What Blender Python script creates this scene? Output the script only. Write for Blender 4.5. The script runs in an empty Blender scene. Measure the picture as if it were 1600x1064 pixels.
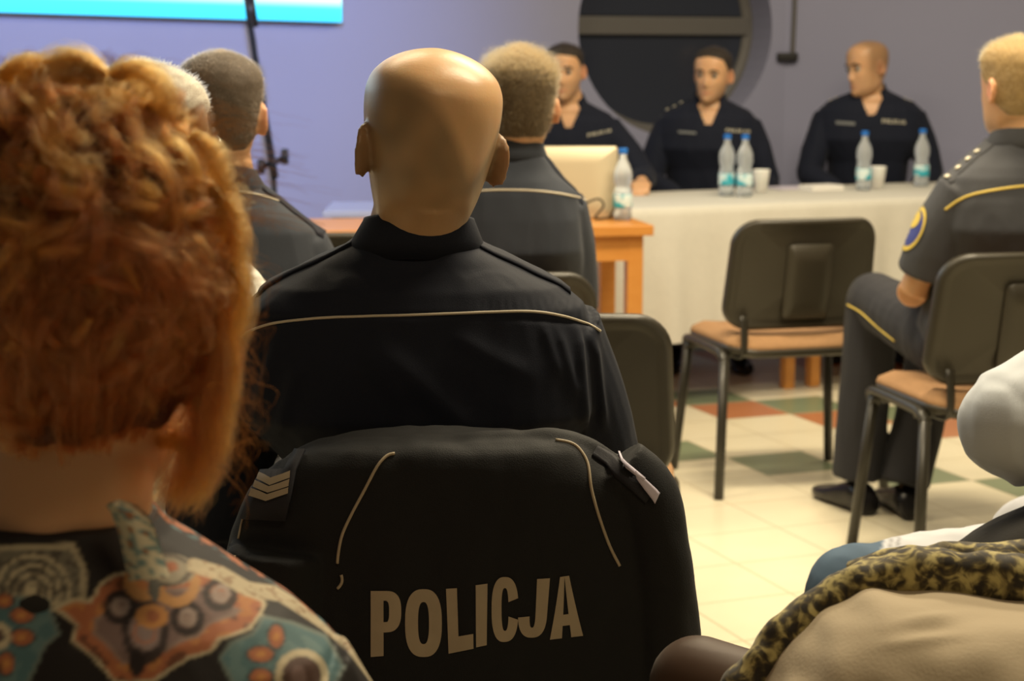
import bpy, bmesh, math, random
import numpy as np
from mathutils import Vector, Matrix, noise
from mathutils.bvhtree import BVHTree
from mathutils.geometry import tessellate_polygon

random.seed(7); rng = np.random.default_rng(7)
R = math.radians
SC = bpy.context.scene
COL = SC.collection

# ------------------------------------------------------------------ camera
FPX, HCAM = 2800.0, 1.30
TH = math.atan(442 / FPX)
CT, ST = math.cos(TH), math.sin(TH)
CAMP = Vector((0, 0, HCAM))

def ray(u, v):
    a, b = (u - 800) / FPX, -(v - 532) / FPX
    return Vector((a, CT + b * ST, -ST + b * CT))

def at(u, v, Y):
    r = ray(u, v)
    return CAMP + r * (Y / r.y)

def atz(u, v, z):
    r = ray(u, v)
    return CAMP + r * ((z - HCAM) / r.z)

cam = bpy.data.cameras.new('camera'); camo = bpy.data.objects.new('camera', cam); COL.objects.link(camo)
cam.lens = FPX / 1600 * 36; cam.sensor_width = 36; cam.clip_start = .05
camo.location = CAMP; camo.rotation_euler = (math.pi / 2 - TH, 0, 0)
cam.dof.use_dof = True; cam.dof.focus_distance = 2.05; cam.dof.aperture_fstop = 7.5
SC.camera = camo

# ------------------------------------------------------------------ materials
def new_mat(name):
    m = bpy.data.materials.new(name); m.use_nodes = True
    nt = m.node_tree
    return m, nt, nt.nodes['Principled BSDF']

def mat(name, col, rough=.6, metal=0, spec=.4, bump=0, bscale=200, var=0, vscale=8, sheen=0, trans=0, ior=1.45, sss=0, coat=0):
    m, nt, b = new_mat(name)
    b.inputs['Base Color'].default_value = (*col, 1)
    b.inputs['Roughness'].default_value = rough
    b.inputs['Metallic'].default_value = metal
    b.inputs['Specular IOR Level'].default_value = spec
    b.inputs['Transmission Weight'].default_value = trans
    b.inputs['IOR'].default_value = ior
    b.inputs['Sheen Weight'].default_value = sheen
    b.inputs['Coat Weight'].default_value = coat
    if sss:
        b.inputs['Subsurface Weight'].default_value = sss
        b.inputs['Subsurface Radius'].default_value = (.012, .004, .002)
        b.inputs['Subsurface Scale'].default_value = 1
    tc = nt.nodes.new('ShaderNodeTexCoord')
    if var:
        n = nt.nodes.new('ShaderNodeTexNoise'); n.inputs['Scale'].default_value = vscale; n.inputs['Detail'].default_value = 4
        nt.links.new(tc.outputs['Object'], n.inputs['Vector'])
        mx = nt.nodes.new('ShaderNodeMix'); mx.data_type = 'RGBA'
        mx.inputs[6].default_value = (*[c * (1 - var) for c in col], 1)
        mx.inputs[7].default_value = (*[min(1, c * (1 + var)) for c in col], 1)
        nt.links.new(n.outputs['Fac'], mx.inputs[0]); nt.links.new(mx.outputs[2], b.inputs['Base Color'])
    if bump:
        n = nt.nodes.new('ShaderNodeTexNoise'); n.inputs['Scale'].default_value = bscale; n.inputs['Detail'].default_value = 3
        nt.links.new(tc.outputs['Object'], n.inputs['Vector'])
        bp = nt.nodes.new('ShaderNodeBump'); bp.inputs['Strength'].default_value = bump; bp.inputs['Distance'].default_value = .002
        nt.links.new(n.outputs['Fac'], bp.inputs['Height']); nt.links.new(bp.outputs['Normal'], b.inputs['Normal'])
    return m

def attr_mat(name, rough=.55, sss=0, bump=0, bscale=300, spec=.35, sheen=0):
    m = mat(name, (.5, .5, .5), rough, bump=bump, bscale=bscale, sss=sss, spec=spec, sheen=sheen)
    nt = m.node_tree
    a = nt.nodes.new('ShaderNodeAttribute'); a.attribute_name = 'Col'
    nt.links.new(a.outputs['Color'], nt.nodes['Principled BSDF'].inputs['Base Color'])
    return m

def wood_mat(name, c1, c2):
    m, nt, b = new_mat(name)
    tc = nt.nodes.new('ShaderNodeTexCoord'); mp = nt.nodes.new('ShaderNodeMapping')
    mp.inputs['Scale'].default_value = (3, 30, 30)
    n = nt.nodes.new('ShaderNodeTexNoise'); n.inputs['Scale'].default_value = 2; n.inputs['Detail'].default_value = 6
    nt.links.new(tc.outputs['Object'], mp.inputs[0]); nt.links.new(mp.outputs[0], n.inputs['Vector'])
    mx = nt.nodes.new('ShaderNodeMix'); mx.data_type = 'RGBA'
    mx.inputs[6].default_value = (*c1, 1); mx.inputs[7].default_value = (*c2, 1)
    nt.links.new(n.outputs['Fac'], mx.inputs[0]); nt.links.new(mx.outputs[2], b.inputs['Base Color'])
    b.inputs['Roughness'].default_value = .35
    return m

M = {}
M['skin'] = attr_mat('skin', rough=.37, sss=.25, bump=.08, bscale=260, spec=.45)
M['navy'] = mat('navy_cloth', (.0105, .0135, .025), .75, bump=.25, bscale=900, sheen=.04, spec=.25)
M['navy_grey'] = mat('washed_navy_cloth', (.042, .048, .062), .8, bump=.25, bscale=900, sheen=.05, spec=.25)
M['slate'] = mat('slate_cloth', (.06, .062, .07), .8, bump=.25, bscale=900, sheen=.05, spec=.25)
M['navy_panel'] = mat('navy_shirt_cloth', (.010, .013, .026), .8, bump=.2, bscale=700, sheen=.04, spec=.2)
M['jacket'] = mat('jacket_cloth', (.0085, .0092, .0105), .72, bump=.3, bscale=700, sheen=.05, spec=.3)
M['trouser'] = mat('dark_trouser_cloth', (.022, .022, .027), .8, bump=.2, bscale=700, sheen=.05)
M['piping'] = mat('pale_piping', (.62, .55, .42), .5)
M['gold'] = mat('gold_piping', (.62, .46, .10), .5)
M['reflective'] = mat('reflective_print', (.40, .335, .235), .5, var=.12, vscale=40)
M['silver'] = mat('silver_thread', (.75, .70, .55), .45)
M['lavender'] = mat('pale_lavender_cloth', (.62, .58, .70), .6)
M['tag'] = mat('tag_print', (.42, .40, .33), .6)
M['tag_dim'] = mat('name_tag_print', (.16, .17, .18), .6)
M['shoe'] = mat('black_leather', (.012, .011, .012), .25, bump=.1, bscale=60)
M['plastic'] = mat('dark_chair_plastic', (.036, .031, .021), .38, bump=.15, bscale=500, spec=.5)
M['chair_metal'] = mat('black_chair_metal', (.030, .027, .020), .35, spec=.5)
M['chair_cloth'] = mat('brown_chair_cloth', (.36, .205, .10), .9, bump=.5, bscale=500, var=.15, vscale=60)
M['orange_wood'] = wood_mat('orange_pine', (.66, .30, .07), (.56, .22, .04))
M['pale_wood'] = wood_mat('pale_beech', (.66, .45, .22), (.58, .37, .16))
M['dark_wood'] = wood_mat('dark_table_edge', (.09, .055, .06), (.06, .035, .04))
M['blue_top'] = mat('glossy_top_blue_reflection', (.40, .47, .78), .12, spec=.7)  # blue reflection of the screen put into the base colour
M['white_cloth'] = mat('white_tablecloth', (.60, .585, .53), .85, bump=.5, bscale=90, var=.05, vscale=40)
M['laptop'] = mat('champagne_laptop_shell', (.60, .52, .36), .38, metal=.25)
M['laptop_dark'] = mat('laptop_dark_plastic', (.02, .02, .022), .4)
M['paper'] = mat('paper', (.85, .83, .80), .8)
M['cup'] = mat('white_plastic_cup', (.95, .94, .9), .35, sss=.1)
M['pet'] = mat('clear_bottle_plastic', (.90, .95, 1), .08, trans=.72, ior=1.3, spec=.8)
M['cap'] = mat('blue_cap', (.02, .17, .62), .4)
M['label'] = None
M['black'] = mat('black_metal', (.012, .012, .014), .4)
M['cable'] = mat('black_rubber', (.014, .013, .013), .5)
M['eye'] = mat('eye_white', (.42, .38, .33), .3)
M['iris'] = mat('dark_iris', (.03, .02, .015), .2)
M['brow'] = mat('brow_hair', (.045, .03, .02), .8)
M['grey_knit'] = mat('pale_grey_fleece', (.55, .59, .64), .95, bump=.3, bscale=1100, sheen=.2)
M['bag'] = mat('black_soft_fabric', (.016, .014, .012), .8, bump=.2, bscale=200, sheen=.05)
M['beige'] = mat('beige_coat_cloth', (.42, .345, .235), .85, bump=.2, bscale=300, sheen=.1)
M['white_shirt'] = mat('white_shirt_cloth', (.80, .78, .70), .8, bump=.2, bscale=600)
M['wall'] = mat('lavender_wall_paint', (.305, .318, .465), .85, bump=.12, bscale=60, var=.02, vscale=3)
M['reveal'] = mat('window_reveal_plaster', (.33, .30, .30), .85, bump=.1, bscale=60)
M['frame'] = mat('grey_window_frame', (.125, .12, .118), .5)
M['night'] = mat('dark_night_glass', (.034, .04, .06), .12, spec=.5)
M['glasses'] = mat('silver_spectacle_wire', (.7, .68, .65), .2, metal=1)

def label_mat():
    m, nt, b = new_mat('bottle_label')
    tc = nt.nodes.new('ShaderNodeTexCoord')
    w = nt.nodes.new('ShaderNodeTexNoise'); w.inputs['Scale'].default_value = 26; w.inputs['Detail'].default_value = 1
    nt.links.new(tc.outputs['Object'], w.inputs['Vector'])
    r = nt.nodes.new('ShaderNodeValToRGB'); e = r.color_ramp.elements
    e[0].position = .42; e[0].color = (.02, .42, .55, 1); e[1].position = .56; e[1].color = (.72, .86, .88, 1)
    nt.links.new(w.outputs['Fac'], r.inputs[0]); nt.links.new(r.outputs[0], b.inputs['Base Color'])
    return m
M['label'] = label_mat()

def denim_mat():
    m, nt, b = new_mat('lit_thigh_denim')
    a = nt.nodes.new('ShaderNodeAttribute'); a.attribute_name = 'Col'
    nt.links.new(a.outputs['Color'], b.inputs['Base Color']); b.inputs['Roughness'].default_value = .85
    return m
M['denim'] = denim_mat()
M['body_cloth'] = attr_mat('patterned_blouse', rough=.7, bump=.15, bscale=500)

def scarf_mat():
    m, nt, b = new_mat('olive_gold_pattern')
    tc = nt.nodes.new('ShaderNodeTexCoord')
    n = nt.nodes.new('ShaderNodeTexNoise'); n.inputs['Scale'].default_value = 55; n.inputs['Detail'].default_value = 3
    v = nt.nodes.new('ShaderNodeTexVoronoi'); v.inputs['Scale'].default_value = 95
    nt.links.new(tc.outputs['Object'], n.inputs['Vector']); nt.links.new(n.outputs['Color'], v.inputs['Vector'])
    nt.links.new(tc.outputs['Object'], v.inputs['Vector'])
    n2 = nt.nodes.new('ShaderNodeTexNoise'); n2.inputs['Scale'].default_value = 48; n2.inputs['Detail'].default_value = 5; n2.inputs['Distortion'].default_value = 1.5
    nt.links.new(tc.outputs['Object'], n2.inputs['Vector'])
    mx = nt.nodes.new('ShaderNodeMath'); mx.operation = 'MULTIPLY_ADD'
    nt.links.new(n2.outputs['Fac'], mx.inputs[0]); mx.inputs[1].default_value = 1.0
    m2 = nt.nodes.new('ShaderNodeMath'); m2.operation = 'MULTIPLY'; nt.links.new(v.outputs['Distance'], m2.inputs[0]); m2.inputs[1].default_value = .28
    nt.links.new(m2.outputs[0], mx.inputs[2])
    r = nt.nodes.new('ShaderNodeValToRGB'); e = r.color_ramp.elements
    e[0].position = .52; e[0].color = (.016, .011, .004, 1); e[1].position = .78; e[1].color = (.44, .37, .14, 1)
    x = r.color_ramp.elements.new(.62); x.color = (.075, .055, .015, 1)
    nt.links.new(mx.outputs[0], r.inputs[0]); nt.links.new(r.outputs[0], b.inputs['Base Color'])
    b.inputs['Roughness'].default_value = .8; b.inputs['Sheen Weight'].default_value = .2
    return m
M['scarf'] = scarf_mat()

def hair_mat(name, col, rough=.35, rand=.25):
    m = bpy.data.materials.new(name); m.use_nodes = True; nt = m.node_tree
    nt.nodes.remove(nt.nodes['Principled BSDF'])
    h = nt.nodes.new('ShaderNodeBsdfHairPrincipled')
    try: h.parametrization = 'COLOR'
    except Exception: pass
    h.inputs['Color'].default_value = (*col, 1)
    h.inputs['Roughness'].default_value = rough; h.inputs['Radial Roughness'].default_value = rough
    if 'Random Color' in h.inputs: h.inputs['Random Color'].default_value = rand
    nt.links.new(h.outputs[0], nt.nodes['Material Output'].inputs['Surface'])
    return m

# ------------------------------------------------------------------ mesh helpers
def w2p(V):
    P = np.asarray(V) - np.array((0, 0, HCAM)); d = P[:, 1] * CT - P[:, 2] * ST; up = P[:, 1] * ST + P[:, 2] * CT
    return 800 + P[:, 0] / d * FPX, 532 - up / d * FPX

def ball(c, r, n=14, m=10, k=(1, 1, 1)):
    return loft([[(c[0] + r * k[0] * math.sin(a) * math.cos(p), c[1] + r * k[1] * math.sin(a) * math.sin(p), c[2] + r * k[2] * math.cos(a)) for p in np.linspace(0, 2 * math.pi, n, endpoint=False)] for a in np.linspace(.12, math.pi - .12, m)])

class MB:
    def __init__(s): s.v = []; s.f = []
    def add(s, v, f):
        o = len(s.v); s.v.extend([tuple(p) for p in v]); s.f.extend([tuple(i + o for i in q) for q in f]); return s

def loft(rings, cap=True, closed=True):
    n = len(rings[0]); v = [p for r in rings for p in r]; f = []
    m = n if closed else n - 1
    for k in range(len(rings) - 1):
        for i in range(m):
            j = (i + 1) % n
            f.append((k * n + i, k * n + j, (k + 1) * n + j, (k + 1) * n + i))
    if cap:
        for k, rev in ((0, True), (len(rings) - 1, False)):
            c = np.mean([np.array(p) for p in rings[k]], axis=0); v.append(tuple(c)); ci = len(v) - 1
            for i in range(n):
                j = (i + 1) % n
                f.append((k * n + j, k * n + i, ci) if rev else (k * n + i, k * n + j, ci))
    return v, f

def frames(path):
    P = [Vector(p) for p in path]; out = []
    t0 = (P[1] - P[0]).normalized()
    u = t0.orthogonal().normalized()
    for i in range(len(P)):
        t = (P[min(i + 1, len(P) - 1)] - P[max(i - 1, 0)])
        t = t.normalized() if t.length > 1e-9 else t0
        u = (u - t * u.dot(t)).normalized(); out.append((P[i], t, u, t.cross(u)))
    return out

def tube(path, rad, n=16, flat=None, upv=None):
    """rad scalar or list; flat=(a,b) multipliers in frame; upv fixes frame."""
    if not hasattr(rad, '__len__'): rad = [rad] * len(path)
    rings = []
    for (p, t, u, w), r in zip(frames(path), rad):
        if upv is not None:
            w = t.cross(Vector(upv)).normalized(); u = w.cross(t).normalized()
        a, b = flat or (1, 1)
        rings.append([tuple(p + u * (math.cos(2 * math.pi * i / n) * r * a) + w * (math.sin(2 * math.pi * i / n) * r * b)) for i in range(n)])
    return loft(rings)

def smooth_path(pts, k=8):
    P = [np.array(p, float) for p in pts]
    if len(P) < 3:
        return [tuple(P[0] + (P[-1] - P[0]) * i / k) for i in range(k + 1)]
    P = [2 * P[0] - P[1]] + P + [2 * P[-1] - P[-2]]; out = []
    for i in range(1, len(P) - 2):
        a, b, c, d = P[i - 1:i + 3]
        for j in range(k):
            t = j / k
            out.append(tuple(.5 * ((2 * b) + (c - a) * t + (2 * a - 5 * b + 4 * c - d) * t * t + (3 * b - a - 3 * c + d) * t ** 3)))
    out.append(tuple(P[-2])); return out

def box(lo, hi):
    x0, y0, z0 = lo; x1, y1, z1 = hi
    v = [(x0, y0, z0), (x1, y0, z0), (x1, y1, z0), (x0, y1, z0), (x0, y0, z1), (x1, y0, z1), (x1, y1, z1), (x0, y1, z1)]
    return v, [(3, 2, 1, 0), (4, 5, 6, 7), (0, 1, 5, 4), (1, 2, 6, 5), (2, 3, 7, 6), (3, 0, 4, 7)]

def lathe(prof, n=28, c=(0, 0, 0)):
    rings = [[(c[0] + r * math.cos(2 * math.pi * i / n), c[1] + r * math.sin(2 * math.pi * i / n), c[2] + z) for i in range(n)] for r, z in prof]
    return loft(rings)

def mk_mesh(name, v, f, smooth=True):
    me = bpy.data.meshes.new(name); me.from_pydata([tuple(p) for p in v], [], [tuple(q) for q in f]); me.update()
    if smooth: me.polygons.foreach_set('use_smooth', [True] * len(me.polygons))
    return me

ROOTM = {}
def root(name, loc, rz=0, label=None, cat=None, group=None):
    o = bpy.data.objects.new(name, None); COL.objects.link(o); o.empty_display_size = .1
    o.location = loc; o.rotation_euler = (0, 0, rz)
    ROOTM[o] = Matrix.Translation(Vector(loc)) @ Matrix.Rotation(rz, 4, 'Z')
    if label: tag(o, label, cat, group)
    return o

def tag(o, label, cat, group=None):
    o['label'] = label; o['category'] = cat
    if group: o['group'] = group
    return o

def rootmat(o):
    while o.parent: o = o.parent
    return ROOTM.get(o, Matrix.Identity(4))

def obj(name, v, f, m, parent=None, smooth=True, world=True, bevel=0, colors=None, label=None, sharp=False, solid=0):
    """link ONE mesh object; v are world coordinates (world=True) or the parent's local ones"""
    if parent is not None and world:
        inv = np.array(rootmat(parent).inverted()); A = np.asarray(v, float)
        v = A @ inv[:3, :3].T + inv[:3, 3]
    me = mk_mesh(name, v, f, smooth); me.materials.append(m)
    if colors is not None:
        a = me.color_attributes.new('Col', 'FLOAT_COLOR', 'POINT')
        c4 = np.ones((len(v), 4), 'f'); c4[:, :3] = colors; a.data.foreach_set('color', c4.ravel())
    o = bpy.data.objects.new(name, me); COL.objects.link(o)
    if parent is not None: o.parent = parent
    if solid:
        s = o.modifiers.new('thick', 'SOLIDIFY'); s.thickness = solid; s.offset = 1
    if bevel:
        b = o.modifiers.new('bevel', 'BEVEL'); b.width = bevel; b.segments = 3; b.limit_method = 'ANGLE'
        if smooth:
            me.set_sharp_from_angle(angle=R(40))
    if label: o['label'] = label
    return o

def thing1(name, v, f, m, label, cat, group=None, origin=None, **k):
    """a thing that is one mesh, its origin at its base"""
    A = np.asarray(v, float)
    c = origin if origin is not None else ((A[:, 0].min() + A[:, 0].max()) / 2, (A[:, 1].min() + A[:, 1].max()) / 2, A[:, 2].min())
    o = obj(name, A - np.array(c), f, m, None, **k); o.location = c
    return tag(o, label, cat, group)

def remesh(mb, voxel, it=4, factor=.5):
    me = mk_mesh('tmp', mb.v, mb.f); o = bpy.data.objects.new('tmp', me); COL.objects.link(o)
    r = o.modifiers.new('r', 'REMESH'); r.mode = 'VOXEL'; r.voxel_size = voxel
    if it:
        s = o.modifiers.new('s', 'SMOOTH'); s.factor = factor; s.iterations = it
    dg = bpy.context.evaluated_depsgraph_get(); ev = o.evaluated_get(dg)
    m2 = bpy.data.meshes.new_from_object(ev, depsgraph=dg)
    n = len(m2.vertices); V = np.empty(n * 3); m2.vertices.foreach_get('co', V)
    N = np.empty(n * 3); m2.vertex_normals.foreach_get('vector', N)
    F = [tuple(p.vertices) for p in m2.polygons]
    bpy.data.objects.remove(o); bpy.data.meshes.remove(me); bpy.data.meshes.remove(m2)
    return V.reshape(-1, 3), F, N.reshape(-1, 3)

def nz(P, scale, seed=0, octv=0):
    S = np.asarray(P) * np.asarray(scale) + seed * 17.3
    if octv: return np.array([noise.fractal(Vector(p), 1, 2, octv) for p in S])
    return np.array([noise.noise(Vector(p)) for p in S])

def folds(V, N, amp=.004, seed=0):
    a = nz(V, (14, 14, 5), seed); b = nz(V, (30, 30, 13), seed + 3)
    d = amp * (1 - 2 * np.abs(a)) * .8 + amp * .45 * b
    return V + N * d[:, None]

def bvh_of(V, F): return BVHTree.FromPolygons([tuple(p) for p in V], F)

def hit_px(bvh, u, v, off=.0015):
    h, n, i, d = bvh.ray_cast(CAMP, ray(u, v).normalized())
    if h is None: return None
    if n.dot(ray(u, v)) > 0: n = -n
    return h + n * off

def px_line(bvh, pts, off=.001, k=10):
    P = smooth_path([(a, b, 0) for a, b in pts], k); out = []
    for p in P:
        h = hit_px(bvh, p[0], p[1], off)
        if h is not None: out.append(h)
    return out

def thin_path(P, tol=.0004):
    out = [P[0]]
    for p in P[1:]:
        if (p - out[-1]).length > tol: out.append(p)
    return out

def px_piping(name, bvh, pts, rad, m, parent, off=.0008):
    P = px_line(bvh, pts, off)
    if len(P) < 6: print('NOHIT', name, pts[0]); return None
    P = thin_path(P, .002)
    for _ in range(2):
        P = [P[0]] + [(P[i - 1] + P[i] * 2 + P[i + 1]) / 4 for i in range(1, len(P) - 1)] + [P[-1]]
    v, f = tube(P, rad, 8); return obj(name, v, f, m, parent)

def px_patch(bvh, strip, off=.0015, na=8, nb=5, thick=.0012):
    """strip: list of (outer px, inner px) pairs -> thin solid quads conformed to the surface"""
    mb = MB()
    for (o0, i0), (o1, i1) in zip(strip[:-1], strip[1:]):
        for a in range(nb):
            q = []
            for (s, t) in ((0, a), (1, a), (1, a + 1), (0, a + 1)):
                A, B = (o0, i0) if s == 0 else (o1, i1)
                k = t / nb; q.append((A[0] + (B[0] - A[0]) * k, A[1] + (B[1] - A[1]) * k))
            H = [hit_px(bvh, *p, off) for p in q]
            if all(h is not None for h in H) and max((H[0] - h).length for h in H) < .05: mb.add(H, [(0, 1, 2, 3)])
    return mb

def weld(v, f, d=1e-5):
    bm = bmesh.new(); vs = [bm.verts.new(p) for p in v]
    for q in f:
        try: bm.faces.new([vs[i] for i in q])
        except ValueError: pass
    bmesh.ops.remove_doubles(bm, verts=bm.verts, dist=d)
    bm.verts.index_update()
    V = [tuple(x.co) for x in bm.verts]; F = [tuple(x.index for x in p.verts) for p in bm.faces]; bm.free()
    return V, F

# ------------------------------------------------------------------ letters (strips in a unit box, y down)
def lerp2(a, b, t): return (a[0] + (b[0] - a[0]) * t, a[1] + (b[1] - a[1]) * t)
def seg(p, q, w, n=6):
    dx, dy = q[0] - p[0], q[1] - p[1]; L = math.hypot(dx, dy); nx, ny = -dy / L * w / 2, dx / L * w / 2
    return [((p[0] + dx * i / n + nx, p[1] + dy * i / n + ny), (p[0] + dx * i / n - nx, p[1] + dy * i / n - ny)) for i in range(n + 1)]
def bar(x0, y0, x1, y1, n=6):       # upright rectangle as strip along y
    return [((x0, y0 + (y1 - y0) * i / n), (x1, y0 + (y1 - y0) * i / n)) for i in range(n + 1)]
def arc(cx, cy, rx, ry, wx, wy, a0, a1, n=28, e=2.6):
    out = []
    for i in range(n + 1):
        a = R(a0 + (a1 - a0) * i / n); c, s = math.cos(a), math.sin(a)
        k = lambda t, p: math.copysign(abs(t) ** (2 / p), t)
        out.append(((cx + rx * k(c, e), cy + ry * k(s, e)), (cx + (rx - wx) * k(c, e), cy + (ry - wy) * k(s, e))))
    return out
LETTERS = {
 'P': [bar(0, 0, .42, 1), [((x, 0), (x, .15)) for x in (.3, .45, .55)], [((x, .48), (x, .64)) for x in (.3, .45, .55)],
       arc(.52, .32, .48, .32, .40, .16, -90, 90)],
 'O': [arc(.5, .5, .5, .5, .35, .19, 0, 360, 40)],
 'L': [bar(0, 0, .42, .78), [((x, .76), (x, 1)) for x in (0, .25, .5, .75, 1)]],
 'I': [bar(0, 0, 1, 1)],
 'C': [arc(.5, .5, .5, .5, .37, .17, -14, -346, 40)],
 'J': [bar(.60, 0, 1, .655), arc(.5, .62, .5, .38, .40, .17, 0, 178, 24)],
 'A': [[((.33 * (1 - y), y), (.36 * y + .5 * (1 - y), y)) for y in np.linspace(0, 1, 8)], [((.5 * (1 - y) + .64 * y, y), (.67 * (1 - y) + y, y)) for y in np.linspace(0, 1, 8)], [((x, .62), (x, .80)) for x in (.3, .5, .7)]],
}
def word_patch(bvh, boxes, off=.0012, nb=4):
    mb = MB()
    for ch, (tl, tr, bl, br) in boxes:
        for st in LETTERS[ch]:
            mp = lambda p: lerp2(lerp2(tl, tr, p[0]), lerp2(bl, br, p[0]), p[1])
            k = px_patch(bvh, [(mp(a), mp(b)) for a, b in st], off, nb=nb); mb.add(k.v, k.f)
    return mb
def line_boxes(p0, p1, h, slant=0):
    """POLICJA written between two pixels"""
    ws = {'P': .9, 'O': 1, 'L': .8, 'I': .42, 'C': .95, 'J': .85, 'A': 1.05}; gap = .2
    tot = sum(ws[c] for c in 'POLICJA') + gap * 6; x = 0; out = []
    for c in 'POLICJA':
        a, b = lerp2(p0, p1, x / tot), lerp2(p0, p1, (x + ws[c]) / tot); x += ws[c] + gap
        out.append((c, ((a[0], a[1]), (b[0], b[1]), (a[0], a[1] + h), (b[0], b[1] + h))))
    return out

# ------------------------------------------------------------------ room
def structure(o): o['kind'] = 'structure'; return o

def floor_mat():
    m, nt, b = new_mat('floor_tiles')
    def N(op, a, c=None):
        n = nt.nodes.new('ShaderNodeMath'); n.operation = op
        for k, x in enumerate((a, c)):
            if x is None: continue
            if isinstance(x, (int, float)): n.inputs[k].default_value = x
            else: nt.links.new(x, n.inputs[k])
        return n.outputs[0]
    g = nt.nodes.new('ShaderNodeNewGeometry'); sp = nt.nodes.new('ShaderNodeSeparateXYZ'); nt.links.new(g.outputs['Position'], sp.inputs[0])
    s, ph, x0, y0 = .28095, .36698, .58306, 4.51498
    X, Y = N('SUBTRACT', sp.outputs[0], x0), N('SUBTRACT', sp.outputs[1], y0)
    c, sn = math.cos(ph) / s, math.sin(ph) / s
    i = N('SUBTRACT', N('MULTIPLY', X, sn), N('MULTIPLY', Y, c)); j = N('ADD', N('MULTIPLY', X, c), N('MULTIPLY', Y, sn))
    d = N('SUBTRACT', N('FLOOR', j), N('FLOOR', i))
    def eq(k): return N('COMPARE', d, k)
    for n in nt.nodes:
        if n.type == 'MATH' and n.operation == 'COMPARE': n.inputs[2].default_value = .1
    green = N('MAXIMUM', N('MAXIMUM', eq(6), eq(11)), N('MAXIMUM', eq(17), eq(-6))); red = N('MAXIMUM', eq(10), eq(16))
    for n in nt.nodes:
        if n.type == 'MATH' and n.operation == 'COMPARE': n.inputs[2].default_value = .1
    fi, fj = N('FRACT', i), N('FRACT', j)
    e = N('MINIMUM', N('MINIMUM', fi, N('SUBTRACT', 1, fi)), N('MINIMUM', fj, N('SUBTRACT', 1, fj)))
    grout = N('LESS_THAN', e, .010)
    nz_ = nt.nodes.new('ShaderNodeTexNoise'); nz_.inputs['Scale'].default_value = 6; nt.links.new(g.outputs['Position'], nz_.inputs['Vector'])
    def mix(f, a, bcol):
        x = nt.nodes.new('ShaderNodeMix'); x.data_type = 'RGBA'; nt.links.new(f, x.inputs[0])
        for k, v in ((6, a), (7, bcol)):
            if isinstance(v, tuple): x.inputs[k].default_value = (*v, 1)
            else: nt.links.new(v, x.inputs[k])
        return x.outputs[2]
    base = mix(nz_.outputs['Fac'], (.72, .65, .47), (.80, .73, .55))
    base = mix(green, base, (.21, .25, .15)); base = mix(red, base, (.47, .19, .085)); base = mix(grout, base, (.52, .44, .29))
    nt.links.new(base, b.inputs['Base Color'])
    b.inputs['Roughness'].default_value = .28; b.inputs['Specular IOR Level'].default_value = .35
    return m
M['floor'] = floor_mat()
v, f = box((-4.5, -1.2, -.1), (5, 10.5, 0)); structure(obj('floor', v, f, M['floor'], smooth=False))

# rear wall, parallel to the tile grid (turned 21 degrees), with a round window
WA = .367
WC = at(1222, 300, 8.62); WC.z = 0
wd = Vector((math.cos(WA), math.sin(WA), 0)); wn = Vector((-math.sin(WA), math.cos(WA), 0))   # along, outward (away from the room)
def on_wall(u, v, back=0):
    r = ray(u, v); P0 = WC + wn * back
    k = (P0 - CAMP).dot(wn) / r.dot(wn); return CAMP + r * k
def wl(s, z, d=0): return WC + wd * s + wn * d + Vector((0, 0, z))
wc_ = on_wall(1058, 44); win_s = (wc_ - WC).dot(wd); win_z = wc_.z
win_r = abs((on_wall(1208, 44) - on_wall(905, 44)).dot(wd)) / 2
DEEP = .16
mb = MB(); n = 64
ringo, rings = [], []
for k in range(n):
    a = 2 * math.pi * k / n; c, s_ = math.cos(a), math.sin(a)
    rings.append((win_s + win_r * c, win_z + win_r * s_))
    # outer boundary rectangle: s from -4.6 to 0, z 0..3.2
    ts = []
    if c > 1e-6: ts.append((0 - win_s) / c)
    if c < -1e-6: ts.append((-4.6 - win_s) / c)
    if s_ > 1e-6: ts.append((3.2 - win_z) / s_)
    if s_ < -1e-6: ts.append((0 - win_z) / s_)
    t = min(x for x in ts if x > 0); ringo.append((win_s + t * c, win_z + t * s_))
V = []; F = []
for (a, b_) in rings: V.append(tuple(wl(a, b_, 0)))
for (a, b_) in ringo: V.append(tuple(wl(a, b_, 0)))
for (a, b_) in ringo: V.append(tuple(wl(a, b_, .3)))
for (a, b_) in rings: V.append(tuple(wl(a, b_, .3)))
for k in range(n):
    j = (k + 1) % n
    F += [(k, j, n + j, n + k), (n + k, n + j, 2 * n + j, 2 * n + k), (2 * n + k, 2 * n + j, 3 * n + j, 3 * n + k), (3 * n + k, 3 * n + j, j, k)]
# rectangle corners
for (a, b_) in ((-4.6, 0), (-4.6, 3.2), (0, 3.2), (0, 0)):
    pass
def corner_fill(a, b_):
    ks = sorted(range(n), key=lambda k: (ringo[k][0] - a) ** 2 + (ringo[k][1] - b_) ** 2)[:2]
    i0 = len(V); V.append(tuple(wl(a, b_, 0))); V.append(tuple(wl(a, b_, .3)))
    F.append((n + ks[0], n + ks[1], i0)); F.append((2 * n + ks[0], 2 * n + ks[1], i0 + 1))
for c_ in ((-4.6, 0), (-4.6, 3.2), (0, 3.2), (0, 0)): corner_fill(*c_)
structure(obj('wall_back', V, F, M['wall'], smooth=False))
# wall right of the corner turns a little to face the screen
wd2 = Vector((math.cos(-.06), math.sin(-.06), 0)); wn2 = Vector((-wd2.y, wd2.x, 0))
V = [tuple(WC + wd2 * s + wn2 * d + Vector((0, 0, z))) for s in (0, 3.4) for d in (0, .3) for z in (0, 3.2)]
structure(obj('wall_right', V, [(0, 1, 5, 4), (2, 6, 7, 3), (0, 4, 6, 2), (1, 3, 7, 5), (0, 2, 3, 1), (4, 5, 7, 6)], M['wall'], smooth=False))
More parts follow.
